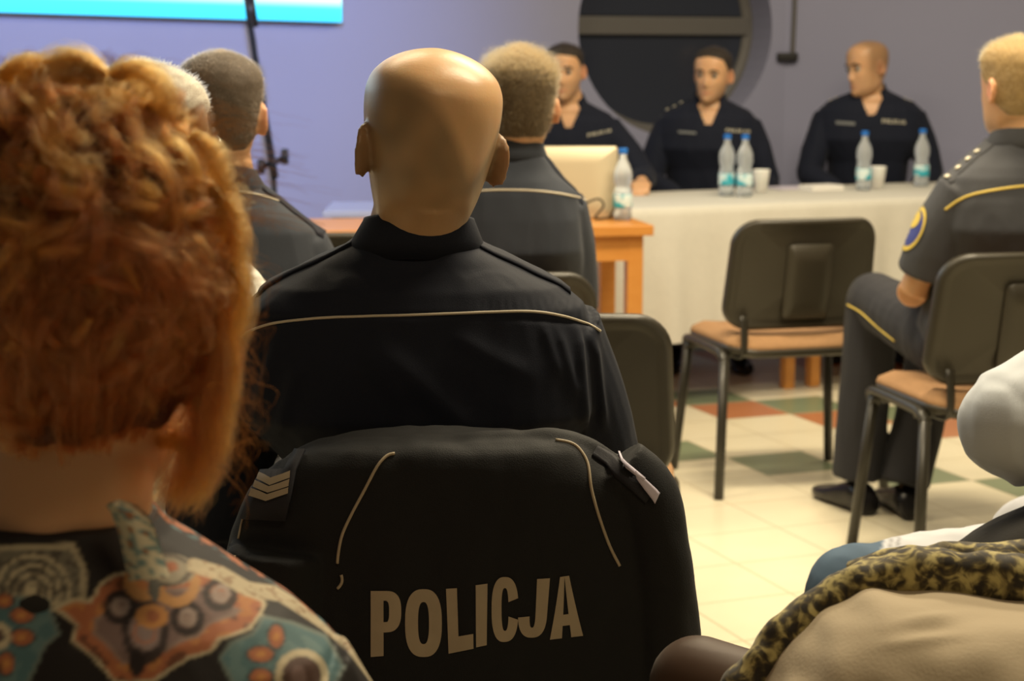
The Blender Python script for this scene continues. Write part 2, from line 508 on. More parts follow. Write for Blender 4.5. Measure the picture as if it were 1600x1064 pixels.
# window: frame ring, transom bar, two dark panes
wroot = root('window_1', wl(win_s, win_z, 0)); wroot['kind'] = 'structure'
def ringpts(r, d): return [tuple(wl(win_s + r * math.cos(2 * math.pi * k / n), win_z + r * math.sin(2 * math.pi * k / n), d)) for k in range(n)]
v, f = loft([ringpts(win_r * .999, .19), ringpts(win_r * .999, .23), ringpts(win_r - .05, .23), ringpts(win_r - .05, .19), ringpts(win_r * .999, .19)], cap=False)
obj('window_frame', v, f, M['frame'], wroot)
zb0, zb1 = on_wall(1000, 54).z, on_wall(1000, 24).z
def rect_wall(s0, s1, z0, z1, d0, d1):
    v = [tuple(wl(s, z, d)) for s in (s0, s1) for d in (d0, d1) for z in (z0, z1)]
    return v, [(0, 1, 5, 4), (2, 6, 7, 3), (0, 4, 6, 2), (1, 3, 7, 5), (0, 2, 3, 1), (4, 5, 7, 6)]
rr = win_r - .03
v, f = rect_wall(win_s - rr, win_s + rr, zb0, zb1, .175, .225); obj('transom_bar', v, f, M['frame'], wroot, smooth=False, bevel=.008)
def seg_pane(lo):
    pts = [(win_s + rr * math.cos(2 * math.pi * k / 96), win_z + rr * math.sin(2 * math.pi * k / 96)) for k in range(96)]
    pts = [p for p in pts if (p[1] < zb0 + .01 if lo else p[1] > zb1 - .01)]
    c = np.mean(pts, axis=0); pts.sort(key=lambda p: math.atan2(p[1] - c[1], p[0] - c[0]))
    return loft([[tuple(wl(a, b, .205)) for a, b in pts], [tuple(wl(a, b, .212)) for a, b in pts]])
for lo in (True, False):
    v, f = seg_pane(lo); obj('pane', v, f, M['night'], wroot, smooth=False)
# night outside so the opening is dark: added black panel right behind the glass
v, f = rect_wall(win_s - win_r - .05, win_s + win_r + .05, win_z - win_r - .05, win_z + win_r + .05, .31, .33)
structure(obj('night_panel_1', v, f, M['laptop_dark'], smooth=False))

# dark cable with a bracket on the wall right of the window
c0 = on_wall(1241, -40); 
def on_wall2(u, v, out=.012):
    r = ray(u, v); P0 = WC - wn2 * out; k = (P0 - CAMP).dot(wn2) / r.dot(wn2); return CAMP + r * k
P = [on_wall2(1243, -60), on_wall2(1242, 0), on_wall2(1240, 50), on_wall2(1238, 88), on_wall2(1237, 96)]
v, f = tube(smooth_path(P, 6), .011, 10)
pr = root('wall_cable', P[-1], 0, 'thin dark cable running down the wall to a small clip right of the round window', 'cable')
obj('cable', v, f, M['frame'], pr)
q = on_wall2(1230, 89, .02); v, f = box((q.x - .05, q.y - .02, q.z - .02), (q.x + .05, q.y + .02, q.z + .02)); obj('clip', v, f, M['laptop_dark'], pr, bevel=.008)

# projection screen on the rear wall
def scr_mat():
    m = bpy.data.materials.new('projected_slide'); m.use_nodes = True; nt = m.node_tree
    nt.nodes.remove(nt.nodes['Principled BSDF'])
    em = nt.nodes.new('ShaderNodeEmission'); uv = nt.nodes.new('ShaderNodeAttribute'); uv.attribute_name = 'Col'; sp = nt.nodes.new('ShaderNodeSeparateXYZ')
    r = nt.nodes.new('ShaderNodeValToRGB'); e = r.color_ramp.elements
    e[0].position = .0; e[0].color = (.05, .55, 1, 1); e[1].position = .115; e[1].color = (.85, .97, 1, 1)
    x = e.new(.058); x.color = (.06, .72, 1, 1); x = e.new(.075); x.color = (.35, .86, 1, 1)
    nt.links.new(uv.outputs['Vector'], sp.inputs[0]); nt.links.new(sp.outputs[0], r.inputs[0])
    nt.links.new(r.outputs[0], em.inputs['Color']); em.inputs['Strength'].default_value = 2.1
    nt.links.new(em.outputs[0], nt.nodes['Material Output'].inputs['Surface']); return m
b0, b1 = on_wall(-40, 18, -.05), on_wall(534, 35, -.05)
sroot = root('projection_screen', b1, 0, 'bright projection screen with a white slide ending in a cyan band on the rear wall', 'projection screen')
sd = (b1 - b0); sl = b0 - sd * 2.2; UPV = Vector((0, 0, 1.7))
def quad_slab(a, b, c, d, nrm, t):
    P = [a, b, c, d]; v = [tuple(p) for p in P] + [tuple(p + nrm * t) for p in P]
    return v, [(0, 1, 2, 3), (7, 6, 5, 4), (0, 4, 5, 1), (1, 5, 6, 2), (2, 6, 7, 3), (3, 7, 4, 0)]
v, f = quad_slab(sl, b1, b1 + UPV, sl + UPV, wn, .03)
obj('screen_board', v, f, M['paper'], sroot, smooth=False)
vs = []; cs = []; NR = 60
for i in range(NR + 1):
    h = 1.7 * (i / NR) ** 2
    for p in (sl, b1): vs.append(tuple(p + Vector((0, 0, h)) - wn * .004)); cs.append((h, h, h))
obj('projected_slide', vs, [(2 * i, 2 * i + 1, 2 * i + 3, 2 * i + 2) for i in range(NR)], scr_mat(), sroot, smooth=False, colors=np.array(cs))

# ------------------------------------------------------------------ chairs
def rrect(w, h, r, k=8, taper=0):
    pts = []
    for cx, cy, a0 in ((w / 2 - r, h / 2 - r, 0), (-w / 2 + r, h / 2 - r, 90), (-w / 2 + r, -h / 2 + r, 180), (w / 2 - r, -h / 2 + r, 270)):
        for i in range(k + 1):
            a = R(a0 + 90 * i / k); pts.append((cx + r * math.cos(a), cy + r * math.sin(a)))
    return [(x * (1 + taper * y / h), y) for x, y in pts]

def slab(outline, layers):
    """layers: (inset, depth). returns rings lofted; coordinates (x, y_outline, depth)"""
    n = len(outline); O = np.array(outline); rings = []
    for ins, d in layers:
        t = np.roll(O, -1, 0) - np.roll(O, 1, 0); nn = np.stack([t[:, 1], -t[:, 0]], 1); nn /= np.linalg.norm(nn, axis=1)[:, None]
        Q = O - nn * ins if ins < .06 else O * (1 - ins)
        rings.append([(p[0], p[1], d) for p in Q])
    return loft(rings)

def make_chair(loc, rz, label):
    t = root('stacking_chair', loc, rz, label, 'chair', 'brown stacking chairs with dark backs')
    out = rrect(.465, .34, .075, 8, taper=-.06)
    # backrest: x, up, depth(-y is the rear)
    v, f = slab(out, [(.5, .016), (.02, .016), (.004, .011), (0, .003), (0, -.012), (.006, -.022), (.014, -.024), (.026, -.017), (.034, -.0165), (.9, -.0165)])
    def bend(v): return [(x, -.205 + d - (y) * .18 + 1.1 * x * x, .665 + y * .985) for x, y, d in v]
    obj('backrest', bend(v), f, M['plastic'], t, world=False)
    v, f = slab(rrect(.44, .315, .065, 8, taper=-.06), [(.5, .030), (.03, .030), (.008, .025), (0, .017), (0, .012)])
    obj('back_pad', bend(v), f, M['chair_cloth'], t, world=False, label='brown upholstered back pad')
    # raised pocket panel on the rear
    v, f = slab(rrect(.15, .23, .02, 4), [(0, -.015), (.002, -.0185), (.5, -.0185)])
    obj('rear_panel', bend([(x, y - .02, d) for x, y, d in v]), f, M['plastic'], t, world=False)
    def sbend(v): return [(x, y, .455 + d - .10 * max(0, y - .14) ** 1 * (y - .14 > 0) - .35 * (y * y) * .25 + .25 * x * x) for x, y, d in v]
    so_ = rrect(.475, .42, .09, 8, taper=.05)
    v, f = slab(so_, [(.5, .022), (.15, .024), (.03, .018), (.006, .006), (0, -.006), (.0, -.012)])
    obj('seat', sbend(v), f, M['chair_cloth'], t, world=False, label='brown upholstered seat')
    v, f = slab(so_, [(0, -.012), (.001, -.03), (.03, -.042), (.5, -.044)])
    obj('seat_shell', sbend(v), f, M['plastic'], t, world=False)
    for s in (-1, 1):
        x = .235 * s; xf = .268 * s
        rail = [(x, .15, .40), (x, .175, .418), (x, .15, .43), (x, .05, .432), (x, -.08, .43), (x, -.13, .425), (x, -.155, .405)]
        v, f = tube(smooth_path(rail, 5), .0155, 10, flat=(1.25, .9)); obj('side_rail', v, f, M['chair_metal'], t, world=False)
        for (a, b) in (((x, .165, .41), (xf, .205, 0)), ((x, -.15, .412), (xf, -.21, 0))):
            v, f = tube([a, ((a[0] + b[0]) / 2, (a[1] + b[1]) / 2, .2), b], .0155, 12, flat=(1.25, .9)); obj('leg', v, f, M['chair_metal'], t, world=False)
        v, f = tube(smooth_path([(.19 * s, -.10, .425), (.19 * s, -.185, .43), (.19 * s, -.198, .46), (.19 * s, -.185, .545)], 5), .012, 10, flat=(1.5, .6)); obj('back_post', v, f, M['chair_metal'], t, world=False)
    for y in (.10, -.10):
        v, f = tube([(-.24, y, .418), (.24, y, .418)], .010, 8); obj('cross_bar', v, f, M['chair_metal'], t, world=False)
    return t

def dup(r, loc, rz, label):
    c = r.copy(); COL.objects.link(c); c.location = loc; c.rotation_euler = (0, 0, rz); c['label'] = label
    for ch in r.children:
        d = ch.copy(); COL.objects.link(d); d.parent = c; d.matrix_parent_inverse = ch.matrix_parent_inverse.copy()
    return c

chA = make_chair((.825, 5.47, 0), R(14), 'empty brown chair standing alone in front of the white-clothed table')
dup(chA, (1.222, 4.55, 0), R(12), 'brown chair under the short-sleeved officer at the right edge')
dup(chA, (.085, 3.50, 0), R(-4), 'dark-backed chair standing just right of the bald officer\'s back')
dup(chA, (-.045, 4.14, 0), R(2), 'chair of the curly-topped officer, only its backrest corner showing beside the wooden desk')
dup(chA, (-.47, 5.05, 0), R(8), 'empty chair tucked before the wooden desk left of the bald officer\'s neck')
dup(chA, (-.078, 2.225, 0), R(0), 'chair of the bald officer, hidden under the draped police jacket')

# ------------------------------------------------------------------ tables
def table_legs(rt, a, b, w, ang, z, m, t=.03):
    pass
WT_A = R(25)
def wt(s, d, z):      # white table frame: s along, d depth away
    o = atz(1050, 325, .75); c, sn = math.cos(WT_A), math.sin(WT_A)
    return Vector((o.x + s * c - d * sn, o.y + s * sn + d * c, z))
S0, S1, DD = -.34, 2.0, .72
tr = root('banquet_table', wt((S0 + S1) / 2, DD / 2, 0), 0, 'long table under the white cloth in front of the three seated officers', 'table')
def slab_w(fn, s0, s1, d0, d1, z0, z1):
    v = [tuple(fn(s, d, z)) for s in (s0, s1) for d in (d0, d1) for z in (z0, z1)]
    return v, [(0, 1, 5, 4), (2, 6, 7, 3), (0, 4, 6, 2), (1, 3, 7, 5), (0, 2, 3, 1), (4, 5, 7, 6)]
v, f = slab_w(wt, S0 + .01, S1 - .01, .01, DD - .01, .715, .742); obj('tabletop', v, f, M['orange_wood'], tr, smooth=False)
# legs: the pair the photo shows under the cloth, and the ends
o_ = wt(0, 0, 0)
for s in (S0 + .06, .62, .74, S1 - .06):
    for d in ((.14, DD - .1) if s < 0 or s > 1 else (.14,)):
        v, f = slab_w(wt, s - .022, s + .022, d - .022, d + .022, 0, .716); obj('leg', v, f, M['orange_wood'], tr, smooth=False, bevel=.004)
# tablecloth with hanging sides
N1 = 160; per = []
def edge(q):
    P = [(S0, 0), (S1, 0), (S1, DD), (S0, DD)]; L = [S1 - S0, DD, S1 - S0, DD]; T = sum(L); d = q * T
    for k in range(4):
        if d <= L[k]:
            a, b = P[k], P[(k + 1) % 4]; t = d / L[k]
            nrm = [(0, -1), (1, 0), (0, 1), (-1, 0)][k]
            return a[0] + (b[0] - a[0]) * t, a[1] + (b[1] - a[1]) * t, nrm, d
        d -= L[k]
    return S0, 0, (0, -1), 0
rings = []
for drop, off in ((-1, 0), (0, 0), (.006, .010), (.03, .016), (.12, .022), (.25, .03), (.38, .038), (.50, .045)):
    ring = []
    for k in range(N1 * 2):
        x, y, nn, d = edge(k / (N1 * 2))
        if nn == (0, 1): drop = min(drop, .06)
        w = (math.sin(d * 23) + .6 * math.sin(d * 41 + 1)) * .014 * max(0, drop) / .5 if drop > 0 else 0
        if drop < 0:
            cx, cy = (S0 + S1) / 2, DD / 2; x, y = cx + (x - cx) * .97, cy + (y - cy) * .9
        ring.append(tuple(wt(x + nn[0] * (off + w), y + nn[1] * (off + w), .752 - max(0, drop) + (.0 if drop >= 0 else .0))))
    rings.append(ring)
v, f = loft(rings, cap=False); n_ = N1 * 2; v.append(tuple(wt((S0 + S1) / 2, DD / 2, .752))); f += [((k + 1) % n_, k, len(v) - 1) for k in range(n_)]
tc = thing1('tablecloth', v, f, M['white_cloth'], 'white cloth covering the long table, hanging down its front', 'tablecloth', solid=.0)
# wooden desk with the laptop
DA = R(10.5)
def dk(s, d, z):
    o = atz(1022, 352, .75); c, sn = math.cos(DA), math.sin(DA); return Vector((o.x + s * c - d * sn, o.y + s * sn + d * c, z))
dr = root('wooden_desk', dk(-.6, .3, 0), 0, 'orange wooden desk carrying the laptop, behind the curly-topped officer', 'desk')
v, f = slab_w(dk, -1.25, 0, 0, .46, .715, .75); obj('desktop', v, f, M['orange_wood'], dr, smooth=False, bevel=.004)
v, f = slab_w(dk, -1.2, -.04, .03, .05, .63, .716); obj('apron', v, f, M['orange_wood'], dr, smooth=False)
for s in (-1.2, -.055):
    for d in (.055, .44):
        v, f = slab_w(dk, s - .027, s + .027, d - .027, d + .027, 0, .716); obj('leg', v, f, M['orange_wood'], dr, smooth=False, bevel=.004)
# second table further left
TA = R(21)
def t2(s, d, z):
    o = atz(500, 335, .755); c, sn = math.cos(.02), math.sin(.02); return Vector((o.x + s * c - d * sn, o.y + s * sn + d * c, z))
t2r = root('side_table', t2(.3, .3, 0), 0, 'low table with a glossy top with blue screen light in its colour, behind the wooden desk beside the microphone stand', 'table')
v, f = slab_w(t2, 0, .45, .10, .55, .735, .757); obj('tabletop', v, f, M['blue_top'], t2r, smooth=False, bevel=.003)
v, f = slab_w(t2, .03, .42, .12, .14, .64, .736); obj('apron', v, f, M['dark_wood'], t2r, smooth=False)
for s in (.05, .40):
    for d in (.15, .51):
        v, f = slab_w(t2, s - .02, s + .02, d - .02, d + .02, 0, .736); obj('leg', v, f, M['dark_wood'], t2r, smooth=False)

# laptop: lid towards us
lp = dk(-.25, .30, .7501)
lr = root('laptop', lp, 0, 'open champagne-coloured laptop on the wooden desk, its lid turned to the camera', 'laptop')
xr = at(966, 232, lp.y).x; xl = xr - .345
ztop = at(900, 229, lp.y).z; zb = .752
def lid(p, dep): return (xl + p[0], lp.y + dep + (p[1] - 0) * .12, zb + p[1])
H_ = ztop - zb
out = [(x + .1725, y + H_ / 2) for x, y in rrect(.345, H_, .012, 4)]
v, f = slab([(x - .1725, y - H_ / 2) for x, y in out], [(.5, -.004), (.004, -.004), (0, -.001), (0, .004), (.5, .004)])
obj('lid', [lid((x + .1725, y + H_ / 2), -d) if False else lid((x + .1725, y + H_ / 2), d) for x, y, d in v], f, M['laptop'], lr)
v, f = box((xl + .012, lp.y + .0065, zb + .02), (xr - .012, lp.y + .0085, ztop - .02))
obj('display', [(x, y + (z - zb) * .12, z) for x, y, z in v], f, M['laptop_dark'], lr, smooth=False)
v, f = box((xl, lp.y + .012, .7505), (xr, lp.y + .20, .766)); obj('base', v, f, M['laptop'], lr, smooth=False, bevel=.004)
# cables on the desk
cy = lp.y - .06
P = [at(905, 330, cy), at(915, 318, cy), at(935, 311, cy), at(943, 322, cy), at(930, 333, cy), at(955, 338, cy + .02)]
for p in P[-2:]: p.z = .757
v, f = tube(smooth_path(P, 8), .0035, 8)
thing1('laptop_cable', v, f, M['cable'], 'black looped cable lying in front of the laptop lid', 'cable')
cy2 = lp.y - .03
P = [at(952, 343, cy2), at(958, 330, cy2 - .03), at(965, 318, cy2 - .04), at(972, 330, cy2 - .04), at(966, 341, cy2 - .03), at(978, 334, cy2 - .03), at(984, 342, cy2 - .03)]
P[0].z = P[-1].z = .7545
v, f = tube(smooth_path(P, 8), .0035, 8)
thing1('bottle_cable', v, f, M['cable'], 'thin black cable curled at the foot of the bottle beside the laptop', 'cable')

# bottles, cups, papers
bprof = [(.001, .001), (.028, .001), (.0315, .006), (.0315, .03), (.0295, .036), (.0315, .042), (.0315, .095), (.029, .105), (.026, .118), (.0315, .134), (.0325, .15), (.031, .168), (.024, .188), (.0155, .204), (.0125, .212), (.0125, .226), (.001, .2265)]
def make_bottle(loc, label):
    t = root('water_bottle', loc, 0, label, 'bottle', 'plastic water bottles on the tables')
    v, f = lathe(bprof, 28); obj('bottle', v, f, M['pet'], t, world=False)
    v, f = lathe([(.0325, .045), (.0330, .047), (.0330, .088), (.0325, .09)], 28); obj('label', v, f, M['label'], t, world=False, label='cyan and white paper label')
    v, f = lathe([(.001, .2265), (.0145, .2265), (.0155, .229), (.0155, .242), (.0145, .245), (.001, .246)], 24); obj('cap', v, f, M['cap'], t, world=False, label='blue screw cap')
    return t
def on_table(u, v): p = atz(u, v, .7535); return p
b = make_bottle(on_table(1135, 306), 'left bottle of the touching pair in front of the middle seated officer')
for u, vv, l in ((1163, 307, 'right bottle of the touching pair, next to the white cup and the middle officer'),
                 (1349, 297, 'water bottle standing left of the cup before the officer whose face is turned away'),
                 (1439, 291, 'rightmost water bottle, next to the epaulette of the right-hand officer')):
    dup(b, on_table(u, vv), random.random() * 6, l)
pb = dk(-.115, .215, .7501); pb.x = at(973, 300, pb.y).x
dup(b, pb, 2, 'water bottle on the wooden desk at the laptop\'s right edge')
def make_cup(loc, label):
    v, f = lathe([(.001, .001), (.023, .001), (.035, .092), (.0355, .094), (.0335, .094), (.022, .004), (.001, .004)], 24)
    o = obj('plastic_cup', v, f, M['cup']); o.location = loc
    return tag(o, label, 'cup', 'white plastic cups on the long table')
cu = make_cup(on_table(1189, 301), 'white plastic cup right of the two touching bottles')
c2 = cu.copy(); COL.objects.link(c2); c2.location = on_table(1371, 295); c2['label'] = 'white plastic cup right of the single bottle before the officer looking away'
p0 = on_table(1283, 297)
def sheet(c, w, d, h, a, m, name, label, cat, inner=True):
    ca, sa = math.cos(a), math.sin(a)
    v, f = box((-w / 2, -d / 2, 0), (w / 2, d / 2, h)); v = [(c[0] + x * ca - y * sa, c[1] + x * sa + y * ca, c[2] + z) for x, y, z in v]
    return thing1(name, v, f, m, label, cat, smooth=False)
sheet((p0.x, p0.y, .7535), .155, .10, .022, WT_A, M['paper'], 'paper_stack', 'white paper stack on the tablecloth between the cup and the single bottle', 'papers')
p1 = on_table(1238, 294); sheet((p1.x, p1.y, .7535), .19, .16, .004, WT_A - .1, M['lavender'], 'paper_sheet', 'lavender-shaded loose sheet left of the white paper stack', 'papers')

# microphone stand
my = 6.95
c_ = at(425, 252, my)
mr = root('microphone_stand', (c_.x + .01, c_.y, 0), 0, 'black microphone boom stand leaning in front of the screen, left of the bald officer', 'microphone stand')
v, f = tube([(c_.x + .012, c_.y, .02), (c_.x + .012, c_.y, .5), (c_.x + .004, c_.y, c_.z)], .011, 12); obj('pole', v, f, M['black'], mr)
top = at(383, -10, my); ext = top + (top - c_) * .6
v, f = tube([c_ + (c_ - top) * .10, c_, top, ext], [.016, .015, .010, .010], 12); obj('boom', v, f, M['black'], mr)
g = at(392, 18, my); v, f = tube([g + (g - c_).normalized() * .06, g - (g - c_).normalized() * .06], .021, 12); obj('boom_clutch', v, f, M['black'], mr)
v, f = tube([c_ + Vector((-.035, 0, -.02)), c_ + Vector((.045, 0, .012))], .012, 10); obj('clamp_bolt', v, f, M['black'], mr)
for dx, dz in ((-.042, -.02), (.05, .018)):
    v, f = tube([c_ + Vector((dx - .012, 0, dz)), c_ + Vector((dx + .012, 0, dz))], .03, 16); obj('knob', v, f, M['black'], mr)
for k in range(3):
    a = 2 * math.pi * k / 3 + .4
    v, f = tube([(c_.x + .012, c_.y, .16), (c_.x + .012 + .30 * math.cos(a), c_.y + .30 * math.sin(a), .011)], .011, 8); obj('leg', v, f, M['black'], mr)
P = [at(388, 12, my - .03), at(398, 60, my - .03), at(404, 110, my - .03), at(411, 150, my - .02), at(420, 220, my - .02)]
v, f = tube(smooth_path(P, 8), .004, 8); obj('microphone_lead', v, f, M['cable'], mr)

# ------------------------------------------------------------------ people
HZ = np.array([-.116, -.108, -.095, -.078, -.055, -.03, -.005, .02, .045, .07, .088, .102, .112, .118, .120])
HW = np.array([.012, .030, .043, .053, .060, .066, .071, .0755, .0785, .0785, .072, .058, .040, .020, .003])
HF = np.array([.080, .090, .095, .095, .092, .090, .089, .091, .092, .088, .077, .061, .042, .022, .004])
HB = np.array([-.030, -.010, .005, -.030, -.060, -.077, -.088, -.096, -.100, -.098, -.088, -.071, -.050, -.026, -.004])

def head_grid(n=72, m=64, face=1.0):
    t = np.linspace(0, 1, m); z = -.116 + (.236) * (.5 - .5 * np.cos(np.pi * t))
    w = np.interp(z, HZ, HW); fr = np.interp(z, HZ, HF); bk = -np.interp(z, HZ, HB)
    k = np.array([.25, .5, .25])
    for a in (w, fr, bk):
        for _ in range(2): a[1:-1] = np.convolve(a, k, 'valid')
    ph = 2 * np.pi * np.arange(n) / n
    e = 2.25
    sx = np.sign(np.sin(ph)) * np.abs(np.sin(ph)) ** (2 / e); sy = np.sign(np.cos(ph)) * np.abs(np.cos(ph)) ** (2 / e)
    X = w[:, None] * sx[None]; Y = np.where(sy[None] > 0, fr[:, None] * sy[None], bk[:, None] * sy[None])
    Z = np.repeat(z[:, None], n, 1)
    front = np.clip(sy[None] * 1.0, 0, 1) ** .8 * np.ones_like(X)
    g = lambda x0, z0, sx_, sz_: np.exp(-((X - x0) / sx_) ** 2 - ((Z - z0) / sz_) ** 2)
    d = np.zeros_like(X)
    for s in (-1, 1):
        d += -.010 * g(.031 * s, .006, .016, .012)           # sockets
        d += .0045 * g(.028 * s, .026, .022, .008)           # brow
        d += .005 * g(.043 * s, -.022, .018, .018)           # cheek
        d += .006 * g(.013 * s, -.040, .007, .008)           # nostril wings
    d += .017 * g(0, -.032, .009, .016) + .011 * g(0, -.012, .008, .022) + .006 * g(0, -.040, .008, .007)
    d += .005 * g(0, -.064, .020, .007) + .0045 * g(0, -.075, .017, .006) - .003 * g(0, -.0695, .022, .0025)
    d += .006 * g(0, -.098, .018, .012) - .004 * g(0, -.084, .02, .006)
    Y = Y + d * front * face
    return X, Y, Z, ph

def grid_faces(m, n):
    f = [(k * n + i, k * n + (i + 1) % n, (k + 1) * n + (i + 1) % n, (k + 1) * n + i) for k in range(m - 1) for i in range(n)]
    f.append(tuple(range(n - 1, -1, -1))); f.append(tuple((m - 1) * n + i for i in range(n)))
    return f

def ear_mb(s):
    mb = MB(); nu, nv = 20, 12; V = []
    for a in range(nv + 1):
        th = math.pi * a / nv
        for b in range(nu):
            p = 2 * math.pi * b / nu
            x = .0065 * math.cos(th); r = math.sin(th)
            y = .0175 * r * math.cos(p); z = .0295 * r * math.sin(p)
            y *= 1 + .22 * (z / .03); 
            if x > 0: x -= .005 * math.exp(-(y / .010) ** 2 - ((z - .002) / .017) ** 2)
            V.append((x, y, z))
    f = [(a * nu + b, a * nu + (b + 1) % nu, (a + 1) * nu + (b + 1) % nu, (a + 1) * nu + b) for a in range(nv) for b in range(nu)]
    path = [(.004, .0175 * 1.02 * math.cos(t) * (1 + .15 * math.sin(t)), .0295 * math.sin(t)) for t in np.linspace(R(-25), R(238), 20)]
    mb.add(V, f); mb.add(*tube(path, [.003] + [.0042] * 18 + [.003], 8))
    mb.add(*ball((.001, .003, -.0195), .0098, k=(.5, 1, .85)))
    out = []
    A = R(20)
    for x, y, z in mb.v:
        y -= .012                                  # hinge in front; the rear rim stands off the skull
        X = x * math.cos(A) - y * math.sin(A) * 1.0; Y = x * math.sin(A) + y * math.cos(A)
        out.append((s * (.0735 + X), Y + .000, z - .006 - .15 * 0))
    fs = mb.f if s > 0 else [q[::-1] for q in mb.f]
    return out, fs

def hand_mb(wrist, d, palm, side, curl=.6, k=1.0):
    """palm-first hand: d along the fingers, palm = palm normal, side = thumb side"""
    mb = MB(); d = d.normalized(); palm = (palm - d * palm.dot(d)).normalized(); sd = side - d * side.dot(d) - palm * side.dot(palm); sd.normalize()
    rings = []
    for t, a, b in ((-.02, .026, .020), (.01, .030, .019), (.04, .039, .016), (.07, .042, .015), (.092, .040, .012)):
        c = wrist + d * t * k
        rings.append([tuple(c + sd * (a * k * math.cos(q)) + palm * (b * k * math.sin(q))) for q in np.linspace(0, 2 * math.pi, 16, endpoint=False)])
    mb.add(*loft(rings))
    for off, L in ((.029, .072), (.010, .080), (-.010, .075), (-.028, .058)):
        p = wrist + (d * .085 + sd * off) * k; pts = [p]; ang = 0
        for seg_ in (.45, .32, .23):
            ang += curl * .75; p = p + (d * math.cos(ang) + palm * math.sin(ang)) * L * seg_ * k; pts.append(p)
        mb.add(*tube(smooth_path(pts, 4), [.0092 * k] * 5 + [.0082 * k] * 4 + [.007 * k] * 4, 10))
    p = wrist + (d * .03 + sd * .03) * k; pts = [p, p + (sd * .022 + d * .02 + palm * .012) * k, p + (sd * .028 + d * .05 + palm * .022) * k, p + (sd * .022 + d * .072 + palm * .03) * k]
    mb.add(*tube(smooth_path(pts, 4), [.013 * k] * 5 + [.0105 * k] * 4 + [.0085 * k] * 4, 10))
    return mb

def torso_mb(H, S, sw, f, r, mar=0, bulk=1.0, belly=0):
    rings = []; hz = H.z; L = S.z - hz
    lv = [(-.10, .150, .11), (-.05, .172, .13), (.12, .178, .132 + belly * .4), (.30, .165, .122 + belly), (.55, .172, .122 + belly * .6)]
    for t, a, b in lv:
        c = H.lerp(S, max(0, t)); c = Vector((c.x, c.y, hz + t * L)); rings.append((c, a * bulk + mar, b * bulk + mar))
    for dz, a, b in ((-.13, sw - .018, .125), (-.06, sw - .020, .118), (0, sw - .032, .106), (.026, sw - .062, .093), (.050, sw * .53, .080), (.075, .072, .068), (.092, .058, .060)):
        c = S + Vector((0, 0, dz)) + f * (.012 if dz > .03 else 0); rings.append((c, a + mar, b * (bulk if dz < .05 else 1) + mar))
    out = []
    for c, a, b in rings:
        ring = []
        for q in np.linspace(0, 2 * math.pi, 40, endpoint=False):
            cx, sy = math.cos(q), math.sin(q); k = lambda t, e=2.5: math.copysign(abs(t) ** (2 / e), t)
            ring.append(tuple(c + r * (a * k(cx)) + f * (b * k(sy))))
        out.append(ring)
    return loft(out)

